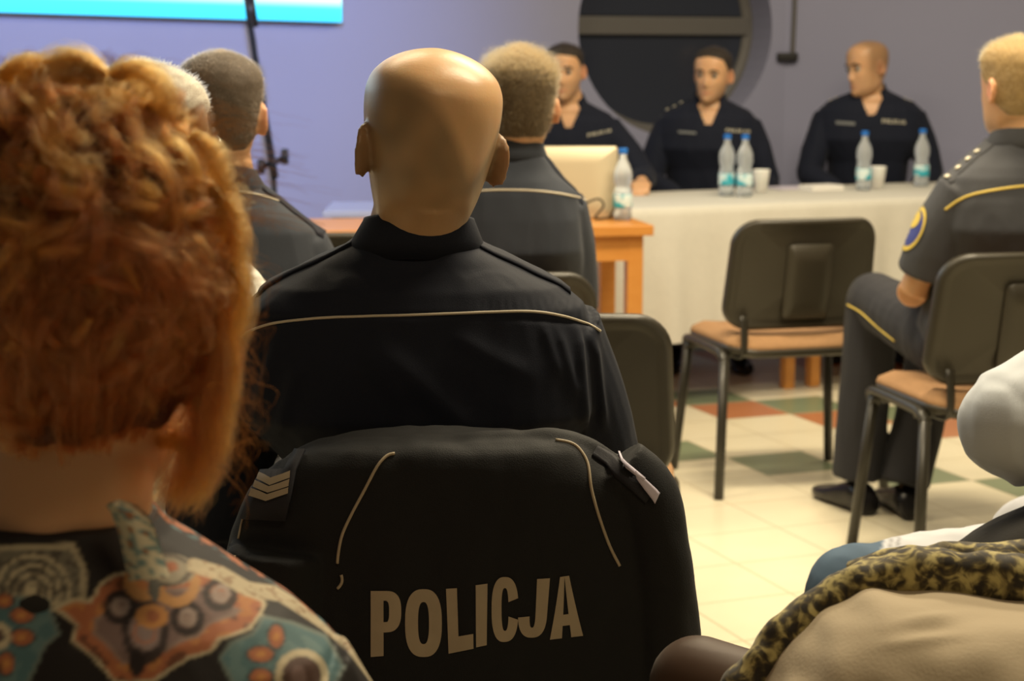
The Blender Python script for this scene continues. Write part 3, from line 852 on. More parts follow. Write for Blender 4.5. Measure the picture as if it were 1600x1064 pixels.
SKIN = np.array((.66, .385, .21))
def person(label, loc, yaw, S, sw, head, hyaw, hpitch=0, hroll=0, hs=1.0, group=None, hip=None, elbows=None, wrists=None,
           knees=None, ankles=None, cloth='navy', legcloth='trouser', sleeve='long', vox=.005, bulk=1.0, belly=0, neck=.056,
           scalp=None, beard=0, eyes=False, hair=None, vneck=False, collar=True, foldamp=.004, seed=1, skin=None, shoes=True, cloth_colors=None, cloth_vox=None, face=1.0, legs=True, finger_curl=.6, cloth_name='shirt', sleeve_k=1.0, fold_fn=None):
    f = Vector((-math.sin(yaw), math.cos(yaw), 0)); r = Vector((math.cos(yaw), math.sin(yaw), 0)); up = Vector((0, 0, 1))
    S = Vector(S); H = Vector(hip) if hip else Vector((loc[0], loc[1], .55)); head = Vector(head)
    rt = root('person', (loc[0], loc[1], 0), yaw, label, 'person', group)
    HM = Matrix.Translation(head) @ Matrix.Rotation(hyaw, 4, 'Z') @ Matrix.Rotation(hpitch, 4, 'X') @ Matrix.Rotation(hroll, 4, 'Y') @ Matrix.Scale(hs, 4)
    hw = lambda x, y, z: HM @ Vector((x, y, z))
    sh = [S + r * (s * (sw - .05)) + up * -.035 for s in (-1, 1)]
    el = [Vector(e) for e in elbows] if elbows else [S + r * (s * (sw + .045)) - up * .30 + f * .06 for s in (-1, 1)]
    wr = [Vector(e) for e in wrists] if wrists else [H + r * (s * .11) + up * .10 + f * .30 for s in (-1, 1)]
    hp = [H + r * (s * .09) - up * .01 for s in (-1, 1)]
    kn = [Vector(e) for e in knees] if knees else [H + r * (s * .13) + f * .43 - up * .0 for s in (-1, 1)]
    an = [Vector(e) for e in ankles] if ankles else [Vector((k.x, k.y, .09)) + f * .02 for k in kn]
    # ---- body
    mb = MB(); X, Y, Z, ph = head_grid(face=face); m, n = X.shape
    mb.add([HM @ Vector((a, b, c)) for a, b, c in zip(X.ravel(), Y.ravel(), Z.ravel())], grid_faces(m, n))
    for s in (-1, 1):
        v, q = ear_mb(s); mb.add([HM @ Vector(p) for p in v], q)
    n0, n1 = hw(0, -.012, -.030), S + up * .075 + f * .012; n2 = S + f * .01 + up * .01
    mb.add(*tube([n0, n0.lerp(n1, .5), n1, n2], [neck * hs * .90, neck * .98, neck * 1.08, neck * 1.3], 28))
    mb.add(*torso_mb(H, S, sw, f, r, -.014, bulk, belly))
    for s in (0, 1):
        mb.add(*tube([sh[s], sh[s].lerp(el[s], .5), el[s]], [.036, .042, .036], 18))
        mb.add(*tube([el[s], el[s].lerp(wr[s], .35), wr[s]], [.040, .041, .027], 18))
        dd = (wr[s] - el[s]).normalized()
        k = hand_mb(wr[s], dd + f * .2, -up, r * (1 if s == 0 else -1), finger_curl); mb.add(k.v, k.f)
        if legs:
            mb.add(*tube([hp[s], hp[s].lerp(kn[s], .5), kn[s]], [.075, .066, .050], 18))
            mb.add(*tube([kn[s], kn[s].lerp(an[s], .4), an[s]], [.050, .050, .034], 18))
    V, F, N = remesh(mb, vox, 3)
    L = (V - np.array(head)) @ (np.array(HM.to_3x3()) / hs) / hs     # head-local coordinates
    hx, hy, hz = L[:, 0], L[:, 1], L[:, 2]
    base = np.array(skin) if skin is not None else SKIN
    C = np.repeat(base[None], len(V), 0)
    mot = nz(V, 22, seed) * .06 + 1; C = C * mot[:, None]
    ishead = (hz > -.125) & (np.abs(hx) < .12) & (np.abs(hy) < .13)
    def mixc(mask, col):
        nonlocal C; k = np.clip(mask, 0, 1)[:, None] * ishead[:, None]; C = C * (1 - k) + np.array(col) * k
    sm = lambda x, a, b: np.clip((x - a) / (b - a), 0, 1)
    ear = np.exp(-((np.abs(hx) - .083) / .012) ** 2 - ((hy - .0) / .03) ** 2 - ((hz + .006) / .04) ** 2)
    mixc(ear * .62, (.62, .19, .10))
    lips = np.exp(-((hz + .0695) / .008) ** 2 - (hx / .023) ** 2) * (hy > .06); mixc(lips * .7, (.42, .15, .11))
    if beard:
        bm_ = sm(-hz, .02, .05) * sm(hy, -.02, .03) * (1 - lips); mixc(bm_ * beard, (.17, .11, .07))
    if scalp is not None: scalp(hx, hy, hz, sm, mixc, V)
    body = obj('body', V, F, M['skin'], rt, colors=C)
    # ---- clothes
    sb = MB(); sb.add(*torso_mb(H, S, sw, f, r, .007, bulk, belly))
    for s in (0, 1):
        if sleeve == 'long': sb.add(*ball(el[s], .052 * sleeve_k))
        if sleeve == 'long':
            sb.add(*tube(smooth_path([sh[s] - r * ((-1, 1)[s] * .02), sh[s].lerp(el[s], .5), el[s]], 4), np.linspace(.068, .056 * sleeve_k, 9), 20))
            we = el[s].lerp(wr[s], .95); sb.add(*tube([el[s], el[s].lerp(wr[s], .5), we], [.056 * sleeve_k, .052 * sleeve_k, .040 * sleeve_k], 20))
        else:
            e2 = sh[s].lerp(el[s], .80); sb.add(*tube(smooth_path([sh[s] - r * ((-1, 1)[s] * .02), sh[s].lerp(e2, .5), e2], 4), np.linspace(.070, .066, 9), 20))
    SV, SF, SN = remesh(sb, cloth_vox or vox, 8)
    SV = folds(SV, SN, foldamp, seed)
    if fold_fn: SV = fold_fn(SV, SN)
    if vneck:
        P = SV - np.array(S); px, py, pz = P @ np.array(r), P @ np.array(f), P[:, 2]
        cut = (py > .02) & (pz > -.02) & (np.abs(px) < .012 + .42 * (pz + .02))
        SF = [q for q in SF if not any(cut[i] for i in q)]
    cc = cloth_colors(SV) if cloth_colors else None
    shirt = obj(cloth_name, SV, SF, M[cloth], rt, colors=cc)
    info = dict(sw=sw, root=rt, body=body, shirt=shirt, bvh=bvh_of(SV, SF), f=f, r=r, S=S, HM=HM, head=head, hs=hs, bodybvh=bvh_of(V, F))
    if collar:
        a0, a1 = (-160, 160) if not vneck else (-138, 138)
        rings = []
        for q in np.linspace(a0, a1, 56):
            a = R(q); dirv = -f * math.cos(a) + r * math.sin(a)       # 0 = nape
            c0 = S + up * .058 + f * .012; lean = (n0 - n2).normalized()
            dn = .030 * max(0, -math.cos(a)) + (0 if not vneck else .012 * max(0, -math.cos(a)))
            nb_ = .013 * max(0, math.cos(a))
            lo = c0 + dirv * (neck * 1.42) - up * (.006 + dn - nb_); hi = c0 + lean * .053 + dirv * (neck * 1.15) - up * (dn * .9 - nb_)
            mid = lo.lerp(hi, .5) + dirv * .005
            t = .0055
            rings.append([tuple(lo), tuple(mid), tuple(hi), tuple(hi + dirv * -.001 + up * .003), tuple(hi - dirv * t), tuple(mid - dirv * t), tuple(lo - dirv * t)])
        v, q = loft(rings); obj('collar', v, q, M[cloth], shirt)
    if legs:
        tb = MB()
        hr = [tuple(H + up * dz + r * (a * math.cos(q)) + f * (b * math.sin(q))) for dz, a, b in () for q in ()]
        tb.add(*loft([[tuple(H + up * dz + r * (a * math.cos(q)) + f * (b * math.sin(q))) for q in np.linspace(0, 2 * math.pi, 28, endpoint=False)] for dz, a, b in ((-.085, .12, .09), (-.07, .17, .13), (0, .182, .14), (.06, .18, .135), (.07, .15, .11))]))
        for s in (0, 1):
            tb.add(*tube(smooth_path([hp[s], hp[s].lerp(kn[s], .5), kn[s]], 4), np.linspace(.098, .076, 9), 20))
            tb.add(*ball(kn[s], .075))
            a2 = an[s] + (kn[s] - an[s]).normalized() * .0
            tb.add(*tube(smooth_path([kn[s], kn[s].lerp(a2, .5), a2], 4), np.linspace(.076, .070, 9), 20))
        TV, TF, TN = remesh(tb, max(vox, .006), 6); TV = folds(TV, TN, foldamp, seed + 9)
        info['legs_v'] = TV
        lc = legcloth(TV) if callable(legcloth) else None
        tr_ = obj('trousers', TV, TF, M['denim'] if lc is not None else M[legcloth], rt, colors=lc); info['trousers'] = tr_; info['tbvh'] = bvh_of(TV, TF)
        if shoes:
            for s in (0, 1):
                fd = (f + r * ((-1, 1)[s] * .15)).normalized(); sd = Vector((fd.y, -fd.x, 0)); A = Vector((an[s].x, an[s].y, 0))
                rr_ = []
                for t, w, h in ((-.075, .020, .03), (-.07, .032, .062), (-.04, .037, .085), (.0, .038, .092), (.05, .041, .075), (.10, .047, .055), (.15, .047, .045), (.185, .036, .036), (.20, .018, .026)):
                    c = A + fd * t
                    rr_.append([tuple(c + sd * (w * math.copysign(abs(math.cos(q)) ** .8, math.cos(q))) + up * (.001 + h * (.5 + .5 * math.copysign(abs(math.sin(q)) ** .7, math.sin(q))))) for q in np.linspace(0, 2 * math.pi, 20, endpoint=False)])
                v, q = loft(rr_); obj('shoe', v, q, M['shoe'], rt)
    if eyes:
        for s in (-1, 1):
            c = hw(.031 * s, .079, .005); mbx = lathe([(.0001, -.0115)] + [(.0115 * math.sin(a), -.0115 * math.cos(a)) for a in np.linspace(.3, 2.84, 10)] + [(.0001, .0115)], 16)
            obj('eye', [c + Vector(p) * hs for p in mbx[0]], mbx[1], M['eye'], rt)
            ci = hw(.031 * s, .0862, .005); obj('iris', [ci + Vector(p) * .68 * hs for p in mbx[0]], mbx[1], M['iris'], rt)
            P = [hw(.013 * s, .0985, .023), hw(.030 * s, .0965, .028), hw(.050 * s, .083, .021)]
            v, q = tube(smooth_path(P, 5), [.002] + [.0034] * 6 + [.0026] * 4, 8); obj('eyebrow', v, q, M['brow'], rt)
    if hair: hair(info, rt)
    return info

def hair_shell(info, rt, m, hl=(.072, -.004, -.060), th=.006, top=0, seed=0, lump=.0015, name='hair'):
    """hair cap standing off the scalp above the hairline (front, side, nape)"""
    X, Y, Z, ph = head_grid(96, 80, 0); az = np.arctan2(np.abs(X), Y)      # 0 front .. pi nape
    h = np.interp(az, [0, .75, 1.15, 1.57, 1.75, 2.3, math.pi], [hl[0], hl[0] - .012, hl[1] + .03, hl[1], hl[1] - .03, hl[2], hl[2]])
    mk = np.clip((Z - h) / .014 + .5, 0, 1)
    P = np.stack([X, Y, Z], -1); c = np.array((0, -.004, .02)); D = P - c; D /= np.linalg.norm(D, axis=-1)[..., None]
    nn = nz(P.reshape(-1, 3), 55, seed).reshape(X.shape)
    t = (th + top * np.clip((Z - .05) / .05, 0, 1) + lump * nn) * mk - .006 * (1 - mk)
    P = P + D * t[..., None]
    HM = info['HM']; W = [HM @ Vector(p) for p in P.reshape(-1, 3)]
    o = obj(name, W, grid_faces(*X.shape), m, rt)
    return o, P.reshape(-1, 3), D.reshape(-1, 3), mk.ravel()

def strands(name, curves, rad, m, parent, label=None):
    """curves: array (n, k, 3) in world coordinates"""
    A = np.asarray(curves, 'f'); n, k, _ = A.shape
    inv = np.array(rootmat(parent).inverted(), 'f'); A = A @ inv[:3, :3].T + inv[:3, 3]
    hc = bpy.data.hair_curves.new(name); hc.add_curves([k] * n)
    hc.attributes['position'].data.foreach_set('vector', np.ascontiguousarray(A, 'f').ravel())
    at_ = hc.attributes.get('radius') or hc.attributes.new('radius', 'FLOAT', 'POINT')
    t = np.linspace(0, 1, k); rr = rad * (1 - .65 * t)
    at_.data.foreach_set('value', np.ascontiguousarray(np.tile(rr, n), 'f'))
    hc.materials.append(m); o = bpy.data.objects.new(name, hc); COL.objects.link(o); o.parent = parent
    if label: o['label'] = label
    return o

def short_hair(colm, strandm, hl=(.072, -.004, -.060), th=.004, L=.006, Ltop=.012, curl=0, count=9000, seed=0, top=.004):
    def fn(info, rt):
        o, P, D, mk = hair_shell(info, rt, colm, hl, th, top, seed)
        g = np.random.default_rng(seed); idx = np.where(mk > .75)[0]
        z = P[idx, 2]; wgt = np.sqrt(np.clip(1 - ((z - .02) / .125) ** 2, .05, 1)); pick = g.choice(idx, count, p=wgt / wgt.sum())
        p = P[pick] + g.normal(0, .0022, (count, 3)); d = D[pick]
        ln = (L + (Ltop - L) * np.clip((p[:, 2] - .045) / .045, 0, 1)) * g.uniform(.6, 1.2, count)
        grow = np.stack([p[:, 0] * 2, -.3 + 0 * p[:, 0], np.full(count, -.75)], 1) + g.normal(0, .35, (count, 3))
        topw = np.clip((p[:, 2] - .05) / .04, 0, 1)[:, None]
        grow = grow * (1 - topw) + np.stack([g.normal(0, .5, count), .4 + g.normal(0, .4, count), .35 + 0 * p[:, 0]], 1) * topw
        k = 6; out = np.zeros((count, k, 3)); u = g.normal(0, 1, (count, 3)); u /= np.linalg.norm(u, axis=1)[:, None]; w = np.cross(d, u)
        phs = g.uniform(0, 6.28, count)
        for i in range(k):
            t = i / (k - 1); c = p + d * (ln * t * (.55))[:, None] + grow * (ln * t * t * .75)[:, None] - d * .002
            if curl: c = c + (np.cos(phs + t * 7)[:, None] * u + np.sin(phs + t * 7)[:, None] * w) * (curl * t * topw)
            out[:, i] = c
        HM = np.array(info['HM']); W = out.reshape(-1, 3) @ HM[:3, :3].T + HM[:3, 3]
        strands('hair_strands', W.reshape(count, k, 3), .00032, strandm, o)
    return fn

def name_tags(info, pol, nm, h=5):
    k = word_patch(info['bvh'], line_boxes(pol[0], pol[1], h), .003, 1)
    if k.v: obj('chest_lettering', k.v, k.f, M['tag'], info['shirt'], label='pale POLICJA lettering on the chest')
    if nm:
        k = px_patch(info['bvh'], [((nm[0][0] + (nm[1][0] - nm[0][0]) * t, nm[0][1] + (nm[1][1] - nm[0][1]) * t), (nm[0][0] + (nm[1][0] - nm[0][0]) * t, nm[0][1] + (nm[1][1] - nm[0][1]) * t + h - 1)) for t in np.linspace(0, 1, 8)], .003, nb=2)
        if k.v: obj('name_tag', k.v, k.f, M['tag_dim'], info['shirt'], label='dim name tag')

def epaulette(info, s, m='navy', stars=None, w=.045, L=.12, start=None, bars=0, lift=.0005):
    """shoulder strap lying on the shirt from the collar outwards"""
    S, f, r = info['S'], info['f'], info['r']; b = info['bvh']; rows = []
    for i in range(11):
        t = i / 10; x = (.075 + min(L, info['sw'] - .085) * t); ww = w * (.42 + .14 * t)
        row = []
        for j in range(5):
            y = -.002 + ww * (j / 2 - 1) 
            o = S + r * (s * x) + f * y + Vector((0, 0, .4)); h, n, _, _ = b.ray_cast(o, Vector((0, 0, -1)))
            if h is None: h = S + r * (s * x) + f * y
            row.append(h + Vector((0, 0, lift)))
        rows.append(row)
    mb = MB(); V = [tuple(p) for rw in rows for p in rw] + [tuple(p + Vector((0, 0, .0035))) for rw in rows for p in rw]; n = 55
    F = []
    for i in range(10):
        for j in range(4):
            a = i * 5 + j; F += [(a, a + 5, a + 6, a + 1), (n + a, n + a + 1, n + a + 6, n + a + 5)]
    for i in range(10): F += [(i * 5, n + i * 5, n + i * 5 + 5, i * 5 + 5), (i * 5 + 4, i * 5 + 9, n + i * 5 + 9, n + i * 5 + 4)]
    for j in range(4): F += [(j, j + 1, n + j + 1, n + j), (50 + j, n + 50 + j, n + 51 + j, 51 + j)]
    o = obj('epaulette', V, F, M[m], info['shirt'])
    def P(t, j): 
        i = min(9, int(t * 10)); k = t * 10 - i; return rows[i][j].lerp(rows[i + 1][j], k) + Vector((0, 0, .006))
    if stars:
        for t in stars:
            c = P(t, 2); pts = []
            d1 = (P(min(1, t + .08), 2) - c).normalized(); d2 = (P(t, 3) - c).normalized(); nn = d1.cross(d2); nn = nn if nn.z > 0 else -nn
            R_ = .011
            ring = [c + (d1 * math.cos(2 * math.pi * q / 10) + d2 * math.sin(2 * math.pi * q / 10)) * (R_ if q % 2 == 0 else R_ * .55) for q in range(10)]
            v, q = loft([[tuple(p) for p in ring], [tuple(c + (p - c) * .6 + nn * .004) for p in ring]]); obj('rank_star', v, q, M['silver'], o, label='pale rank star')
    if bars:
        for t in bars:
            v = [tuple(P(t, 0)), tuple(P(t, 4)), tuple(P(t + .10, 4)), tuple(P(t + .10, 0))]; v += [tuple(Vector(p) + Vector((0, 0, .002))) for p in v]
            obj('rank_bar', v, [(3, 2, 1, 0), (4, 5, 6, 7), (0, 1, 5, 4), (1, 2, 6, 5), (2, 3, 7, 6), (3, 0, 4, 7)], M['silver'], o, smooth=False, label='pale rank bar')
    return o

# ---- bald officer
def bald_scalp(x, y, z, sm, mixc, V):
    az = np.arctan2(x - .012, -y)                     # 0 = nape, left negative
    lim = .084 - .10 * np.exp(-((az - .34) / .52) ** 2)
    st = (1 - sm(z, lim - .014, lim + .014)) * sm(z, -.115, -.02) * (1 - sm(y, .03, .06))
    n = nz(V, 30, 4)
    mixc(np.clip(st * (.74 + .2 * n), 0, 1), (.20, .135, .070))
def bald_folds(V, N):
    u, w = w2p(V); back = (V[:, 1] < 2.25).astype(float)
    d = np.zeros(len(V))
    for (x0, y0), (x1, y1), wd_, A_ in (((900, 500), (915, 690), 7, .008), ((925, 520), (945, 680), 7, .007), ((868, 505), (905, 640), 8, .005), ((845, 500), (880, 600), 8, .003),
                                      ((575, 530), (770, 700), 22, .006), ((560, 540), (640, 640), 16, .003), ((700, 520), (850, 600), 16, .003), ((470, 560), (430, 690), 12, .005), ((440, 520), (400, 640), 10, .004)):
        e = np.array((x1 - x0, y1 - y0), float); L2 = e @ e; t = ((u - x0) * e[0] + (w - y0) * e[1]) / L2
        dist = ((u - x0) * e[1] - (w - y0) * e[0]) / math.sqrt(L2)
        d += A_ * np.exp(-(dist / wd_) ** 2) * np.clip(t / .2, 0, 1) * np.clip((1 - t) / .25, 0, 1)
    # yoke gathers above the piping on the right
    d += .0009 * np.sin(u * .5) * np.exp(-((w - 478) / 9) ** 2) * np.exp(-((u - 830) / 70) ** 2)
    d -= .0025 * np.exp(-((w - (493 + ((u - 640) / 300) ** 2 * 14)) / 4) ** 2) * (u > 380) * (u < 940)
    return V + N * (d * back)[:, None]
bald = person('bald officer in a dark navy shirt, seen from behind in front of the draped jacket', (-.10, 2.31), 0, (-.122, 2.23, .994), .238,
              (-.101, 2.18, 1.187), R(14), R(2), R(5), 1.04, neck=.0605, vox=.0038, cloth='navy', scalp=bald_scalp, fold_fn=bald_folds, cloth_vox=.0034, beard=.45, skin=(.72, .45, .235), seed=3, foldamp=.0028,
              elbows=[(-.400, 2.29, .70), (.122, 2.31, .70)])
PB = bald['bvh']
px_piping('back_piping', PB, [(352, 540), (385, 520), (420, 507), (470, 500), (540, 495), (640, 492), (760, 488), (830, 487), (880, 494), (915, 505), (937, 517)], .0017, M['piping'], bald['shirt'])
epaulette(bald, -1); epaulette(bald, 1)

# ---- officer with cropped dark hair, left
M['hair_dark'] = mat('cropped_dark_hair', (.085, .062, .043), .7, bump=.5, bscale=300, var=.3, vscale=40)
M['hair_brown'] = mat('brown_hair', (.085, .06, .032), .7, bump=.6, bscale=300, var=.3, vscale=60)
M['hair_blond'] = mat('sandy_hair', (.30, .20, .085), .7, bump=.5, bscale=300, var=.25, vscale=50)
M['hair_grey'] = mat('white_hair', (.72, .66, .55), .7, bump=.5, bscale=250, var=.15, vscale=40)
M['hair_black'] = mat('dark_cropped_hair', (.035, .027, .022), .7, bump=.5, bscale=300)
M['s_dark'] = hair_mat('dark_strands', (.16, .11, .07)); M['s_brown'] = hair_mat('brown_strands', (.15, .095, .04))
M['s_blond'] = hair_mat('sandy_strands', (.40, .27, .11)); M['s_grey'] = hair_mat('white_strands', (.8, .76, .68))
M['s_black'] = hair_mat('black_strands', (.06, .045, .035)); M['s_red'] = hair_mat('copper_strands', (.17, .036, .006), .32, .7)
left = person('officer with cropped dark hair, seen from behind beside the microphone stand', (-.55, 3.50), 0, (-.548, 3.42, .975), .20,
              (-.55, 3.40, 1.19), R(8), R(4), R(2), 1.0, cloth='navy_grey', vox=.005, seed=5,
              hair=short_hair(M['hair_dark'], M['s_dark'], th=.0015, L=.0035, Ltop=.005, count=12000, seed=2, top=.001))
px_piping('back_piping', left['bvh'], [(330, 293), (360, 298), (400, 304), (440, 316), (470, 331), (492, 350)], .0022, M['piping'], left['shirt'])
epaulette(left, 1)
dup(chA, (-.55, 3.52, 0), 0, 'chair of the crop-haired officer beside the microphone stand, hidden by the people in front')

# ---- curly-topped officer
mid = person('officer with brown hair curling on top, seen from behind before the laptop', (-.02, 4.20), 0, (.000, 4.08, 1.0), .172,
             (.017, 4.06, 1.185), R(5), R(3), R(0), 1.0, cloth='navy_grey', vox=.005, seed=8, elbows=[(-.165, 4.17, .72), (.145, 4.17, .72)], wrists=[(-.1, 4.42, .74), (.1, 4.42, .74)],
             hair=short_hair(M['hair_brown'], M['s_brown'], th=.003, L=.007, Ltop=.024, curl=.007, count=12000, seed=4, top=.006))
px_piping('back_piping', mid['bvh'], [(742, 299), (780, 297), (830, 298), (870, 302), (905, 309), (922, 318)], .0024, M['piping'], mid['shirt'])
epaulette(mid, 1)

# ---- officer at the right edge, short sleeves
def rt_legs(): pass
ro = person('short-sleeved officer with sandy hair and yellow piping, seated at the right edge', (1.25, 4.62), R(14), (1.275, 4.55, 1.005), .205,
            (1.262, 4.53, 1.22), R(20), R(2), R(0), 1.03, cloth='slate', sleeve='short', vox=.005, seed=11, belly=.02,
            hip=(1.25, 4.66, .56),
            elbows=[(1.035, 4.60, .70), (1.56, 4.72, .72)], wrists=[(1.14, 4.86, .70), (1.42, 4.92, .70)],
            knees=[(1.03, 5.06, .62), (1.24, 5.12, .58)], ankles=[(1.00, 5.07, .10), (1.13, 5.02, .09)],
            hair=short_hair(M['hair_blond'], M['s_blond'], th=.003, L=.006, Ltop=.012, count=9000, seed=6, top=.004))
px_piping('back_piping', ro['bvh'], [(1477, 328), (1495, 315), (1520, 304), (1560, 296), (1600, 291), (1640, 290)], .0034, M['gold'], ro['shirt'])
epaulette(ro, -1, 'slate', stars=(.96, .72, .5, .3)); epaulette(ro, 1, 'slate')
# arm badge: gold ring, blue field, gold eagle-like blot
def px_disc(cx, cy, rx, ry, rot, r0, r1, n=40, a0=0, a1=360):
    out = []
    for i in range(n + 1):
        a = R(a0 + (a1 - a0) * i / n); q = []
        for k in (r1, r0):
            x, y = rx * k * math.cos(a), ry * k * math.sin(a); q.append((cx + x * math.cos(rot) - y * math.sin(rot), cy + x * math.sin(rot) + y * math.cos(rot)))
        out.append(tuple(q))
    return out
M['badge_blue'] = mat('badge_blue', (.045, .055, .22), .6); M['badge_gold'] = mat('badge_gold', (.62, .46, .08), .6)
bx, by = 1427, 356
k = px_patch(ro['bvh'], px_disc(bx, by, 17, 38, R(22), 0, .88), .002, nb=4); bd = obj('arm_badge', k.v, k.f, M['badge_blue'], ro['shirt'], label='blue arm badge with a gold rim')
k = px_patch(ro['bvh'], px_disc(bx, by, 17, 38, R(22), .80, 1), .003, nb=2)
if k.v: obj('badge_rim', k.v, k.f, M['badge_gold'], ro['shirt'])
k = px_patch(ro['bvh'], px_disc(bx + 4, by - 14, 8, 15, R(22), 0, 1), .0035, nb=3)
if k.v: obj('badge_crest', k.v, k.f, M['badge_gold'], ro['shirt'])
P = px_line(ro['tbvh'], [(1324, 476), (1345, 488), (1372, 512), (1398, 533)], .001, 8)
if len(P) > 3:
    v, f = tube(thin_path(P, .004), .0026, 8); obj('trouser_piping', v, f, M['gold'], ro['trousers'])

# ---- three seated presenters
def pres(label, loc, yaw, S, sw, head, hy, hp, hr, hs, seed, hairm, sm_, wrists=None, elbows=None, hl=(.078, -.002, -.06), th=.0018, count=5000, **k):
    return person(label, loc, yaw, S, sw, head, hy, hp, hr, hs, cloth='navy_panel', vox=.0055, seed=seed, eyes=True, vneck=True,
                  hair=(short_hair(hairm, sm_, hl=hl, th=th, L=.0035, Ltop=.006, count=count, seed=seed, top=.002) if hairm else None), elbows=elbows, wrists=wrists, **k)
TT = .752
h1 = at(988, 283, 7.22)
p1 = pres('dark-haired officer behind the laptop with a hand resting on the table', (.24, 7.72), R(176), (.245, 7.66, 1.035), .225,
          (.222, 7.62, 1.236), R(168), R(-2), R(3), 1.0, 21, M['hair_black'], M['s_black'],
          elbows=[(.55, 7.52, .80), (-.06, 7.5, .78)], wrists=[(.53, 7.33, .795), (.1, 7.32, .79)], beard=.35)
name_tags(p1, ((918, 209), (955, 201)), None)
p2 = pres('officer in the middle of the three, seated before the round window and facing the camera', (.86, 7.95), R(175), (.855, 7.88, 1.04), .235,
          (.868, 7.84, 1.222), R(158), R(-2), R(-3), 1.0, 22, M['hair_black'], M['s_black'], hl=(.084, -.002, -.06), th=.0012, beard=.25,
          elbows=[(1.115, 7.85, .76), (.60, 7.85, .76)], wrists=[(1.03, 7.62, .70), (.72, 7.62, .70)])
name_tags(p2, ((1134, 201), (1172, 203)), ((1060, 204), (1088, 206)))
epaulette(p2, 1, 'navy_panel', stars=(.35, .6, .85)); epaulette(p2, -1, 'navy_panel')
p3 = pres('broad officer right of the round window, head turned away to the left', (1.62, 8.2), R(172), (1.61, 8.12, 1.07), .25,
          (1.585, 8.07, 1.252), R(118), R(-6), R(4), 1.02, 23, None, None, scalp=lambda x, y, z, sm, mixc, V: mixc(sm(z, -.06, 0) * (1 - sm(y, .03, .07)) * .6, (.16, .10, .055)),
          elbows=[(1.885, 8.08, .78), (1.335, 8.08, .78)], wrists=[(1.78, 7.95, .70), (1.46, 7.93, .70)], beard=.2)
name_tags(p3, ((1378, 186), (1415, 188)), ((1306, 189), (1336, 191)), 6)
epaulette(p3, -1, 'navy_panel', bars=(.60, .80)); epaulette(p3, 1, 'navy_panel', bars=(.60, .80))

# ---- white-haired spectator, mostly behind the red hair
wh = person('white-haired spectator in glasses and a white shirt, peeking out behind the red hair', (-.58, 2.78), R(-8), (-.560, 2.70, .975), .200,
            (-.548, 2.70, 1.165), R(-52), R(0), R(0), 1.0, elbows=[(-.78, 2.78, .70), (-.44, 2.84, .70)], cloth='white_shirt', vox=.005, seed=14, beard=.1, eyes=True,
            hair=short_hair(M['hair_grey'], M['s_grey'], hl=(.060, .004, -.06), th=.006, L=.004, Ltop=.007, count=8000, seed=9, top=.003))
HM = wh['HM']; mbg = MB()
for s in (-1, 1):
    ring = [HM @ Vector((.033 * s + .021 * math.cos(a), .098 - .1 * abs(.021 * math.cos(a)), .002 + .016 * math.sin(a))) for a in np.linspace(0, 2 * math.pi, 24)]
    mbg.add(*tube(ring, .0011, 6)); mbg.add(*tube([HM @ Vector((.054 * s, .096, .006)), HM @ Vector((.076 * s, .07, .008)), HM @ Vector((.079 * s, -.005, .012))], .0012, 6))
mbg.add(*tube([HM @ Vector((-.012, .098, .004)), HM @ Vector((0, .104, .007)), HM @ Vector((.012, .098, .004))], .0012, 6))
obj('glasses', mbg.v, mbg.f, M['glasses'], wh['root'], label='thin silver spectacles')

# ---- police jacket over the chair back
Yj = 1.94
JV = [(683, 600, 860), (688, 545, 905), (697, 492, 930), (715, 452, 955), (740, 412, 1000), (765, 388, 1028), (790, 374, 1040), (830, 358, 1052), (880, 345, 1062), (950, 338, 1070), (1040, 334, 1078), (1150, 335, 1082), (1300, 340, 1080), (1420, 345, 1075)]
rings = []
for i, (vv, l, r_) in enumerate(JV):
    a, b = at(l, vv, 2.0), at(r_, vv, 2.0); zc = (a.z + b.z) / 2
    hw_ = (b.x - a.x) / 2; cx = (a.x + b.x) / 2; bb = [.045, .062, .073, .079, .083, .085, .087, .089, .09, .092, .094, .096, .096, .09][i]
    ring = []
    for q in np.linspace(0, 2 * math.pi, 64, endpoint=False):
        k = lambda t, e=3.0: math.copysign(abs(t) ** (2 / e), t)
        ring.append((cx + hw_ * k(math.cos(q)), 2.015 + bb * .9 * k(math.sin(q)), zc))
    rings.append(ring)
mb = MB(); mb.add(*loft(rings))
slv = lambda pts, Y: [at(u, v_, Y) for u, v_ in pts]
mb.add(*tube(smooth_path(slv([(965, 722), (1005, 770), (1022, 850), (1032, 950), (1040, 1064), (1042, 1250)], 1.985), 5), np.linspace(.036, .047, 26), 24))
mb.add(*tube(smooth_path(slv([(438, 855), (436, 900), (432, 1000), (430, 1150), (432, 1280)], 1.968), 5), np.linspace(.058, .062, 21), 24))
mb.add(*tube(smooth_path(slv([(440, 745), (500, 718), (580, 704), (680, 700), (800, 696), (880, 696), (930, 712), (965, 740)], 2.0), 5), .017, 14))
JVt, JF, JN = remesh(mb, .004, 6)
dxy = nz(JVt, (16, 16, 5), 31); d2 = nz(JVt, (40, 40, 22), 33)
JVt = JVt + JN * (.0045 * dxy + .0018 * d2)[:, None]
jr = root('police_jacket', (-.08, 2.02, 0), 0, 'black jacket lettered POLICJA, draped over the bald officer\'s chair back', 'jacket')
jb = obj('jacket_shell', JVt, JF, M['jacket'], jr); JB = bvh_of(JVt, JF)
z2 = lambda x, y: (500 + .344 * x, 698 + .344 * y)
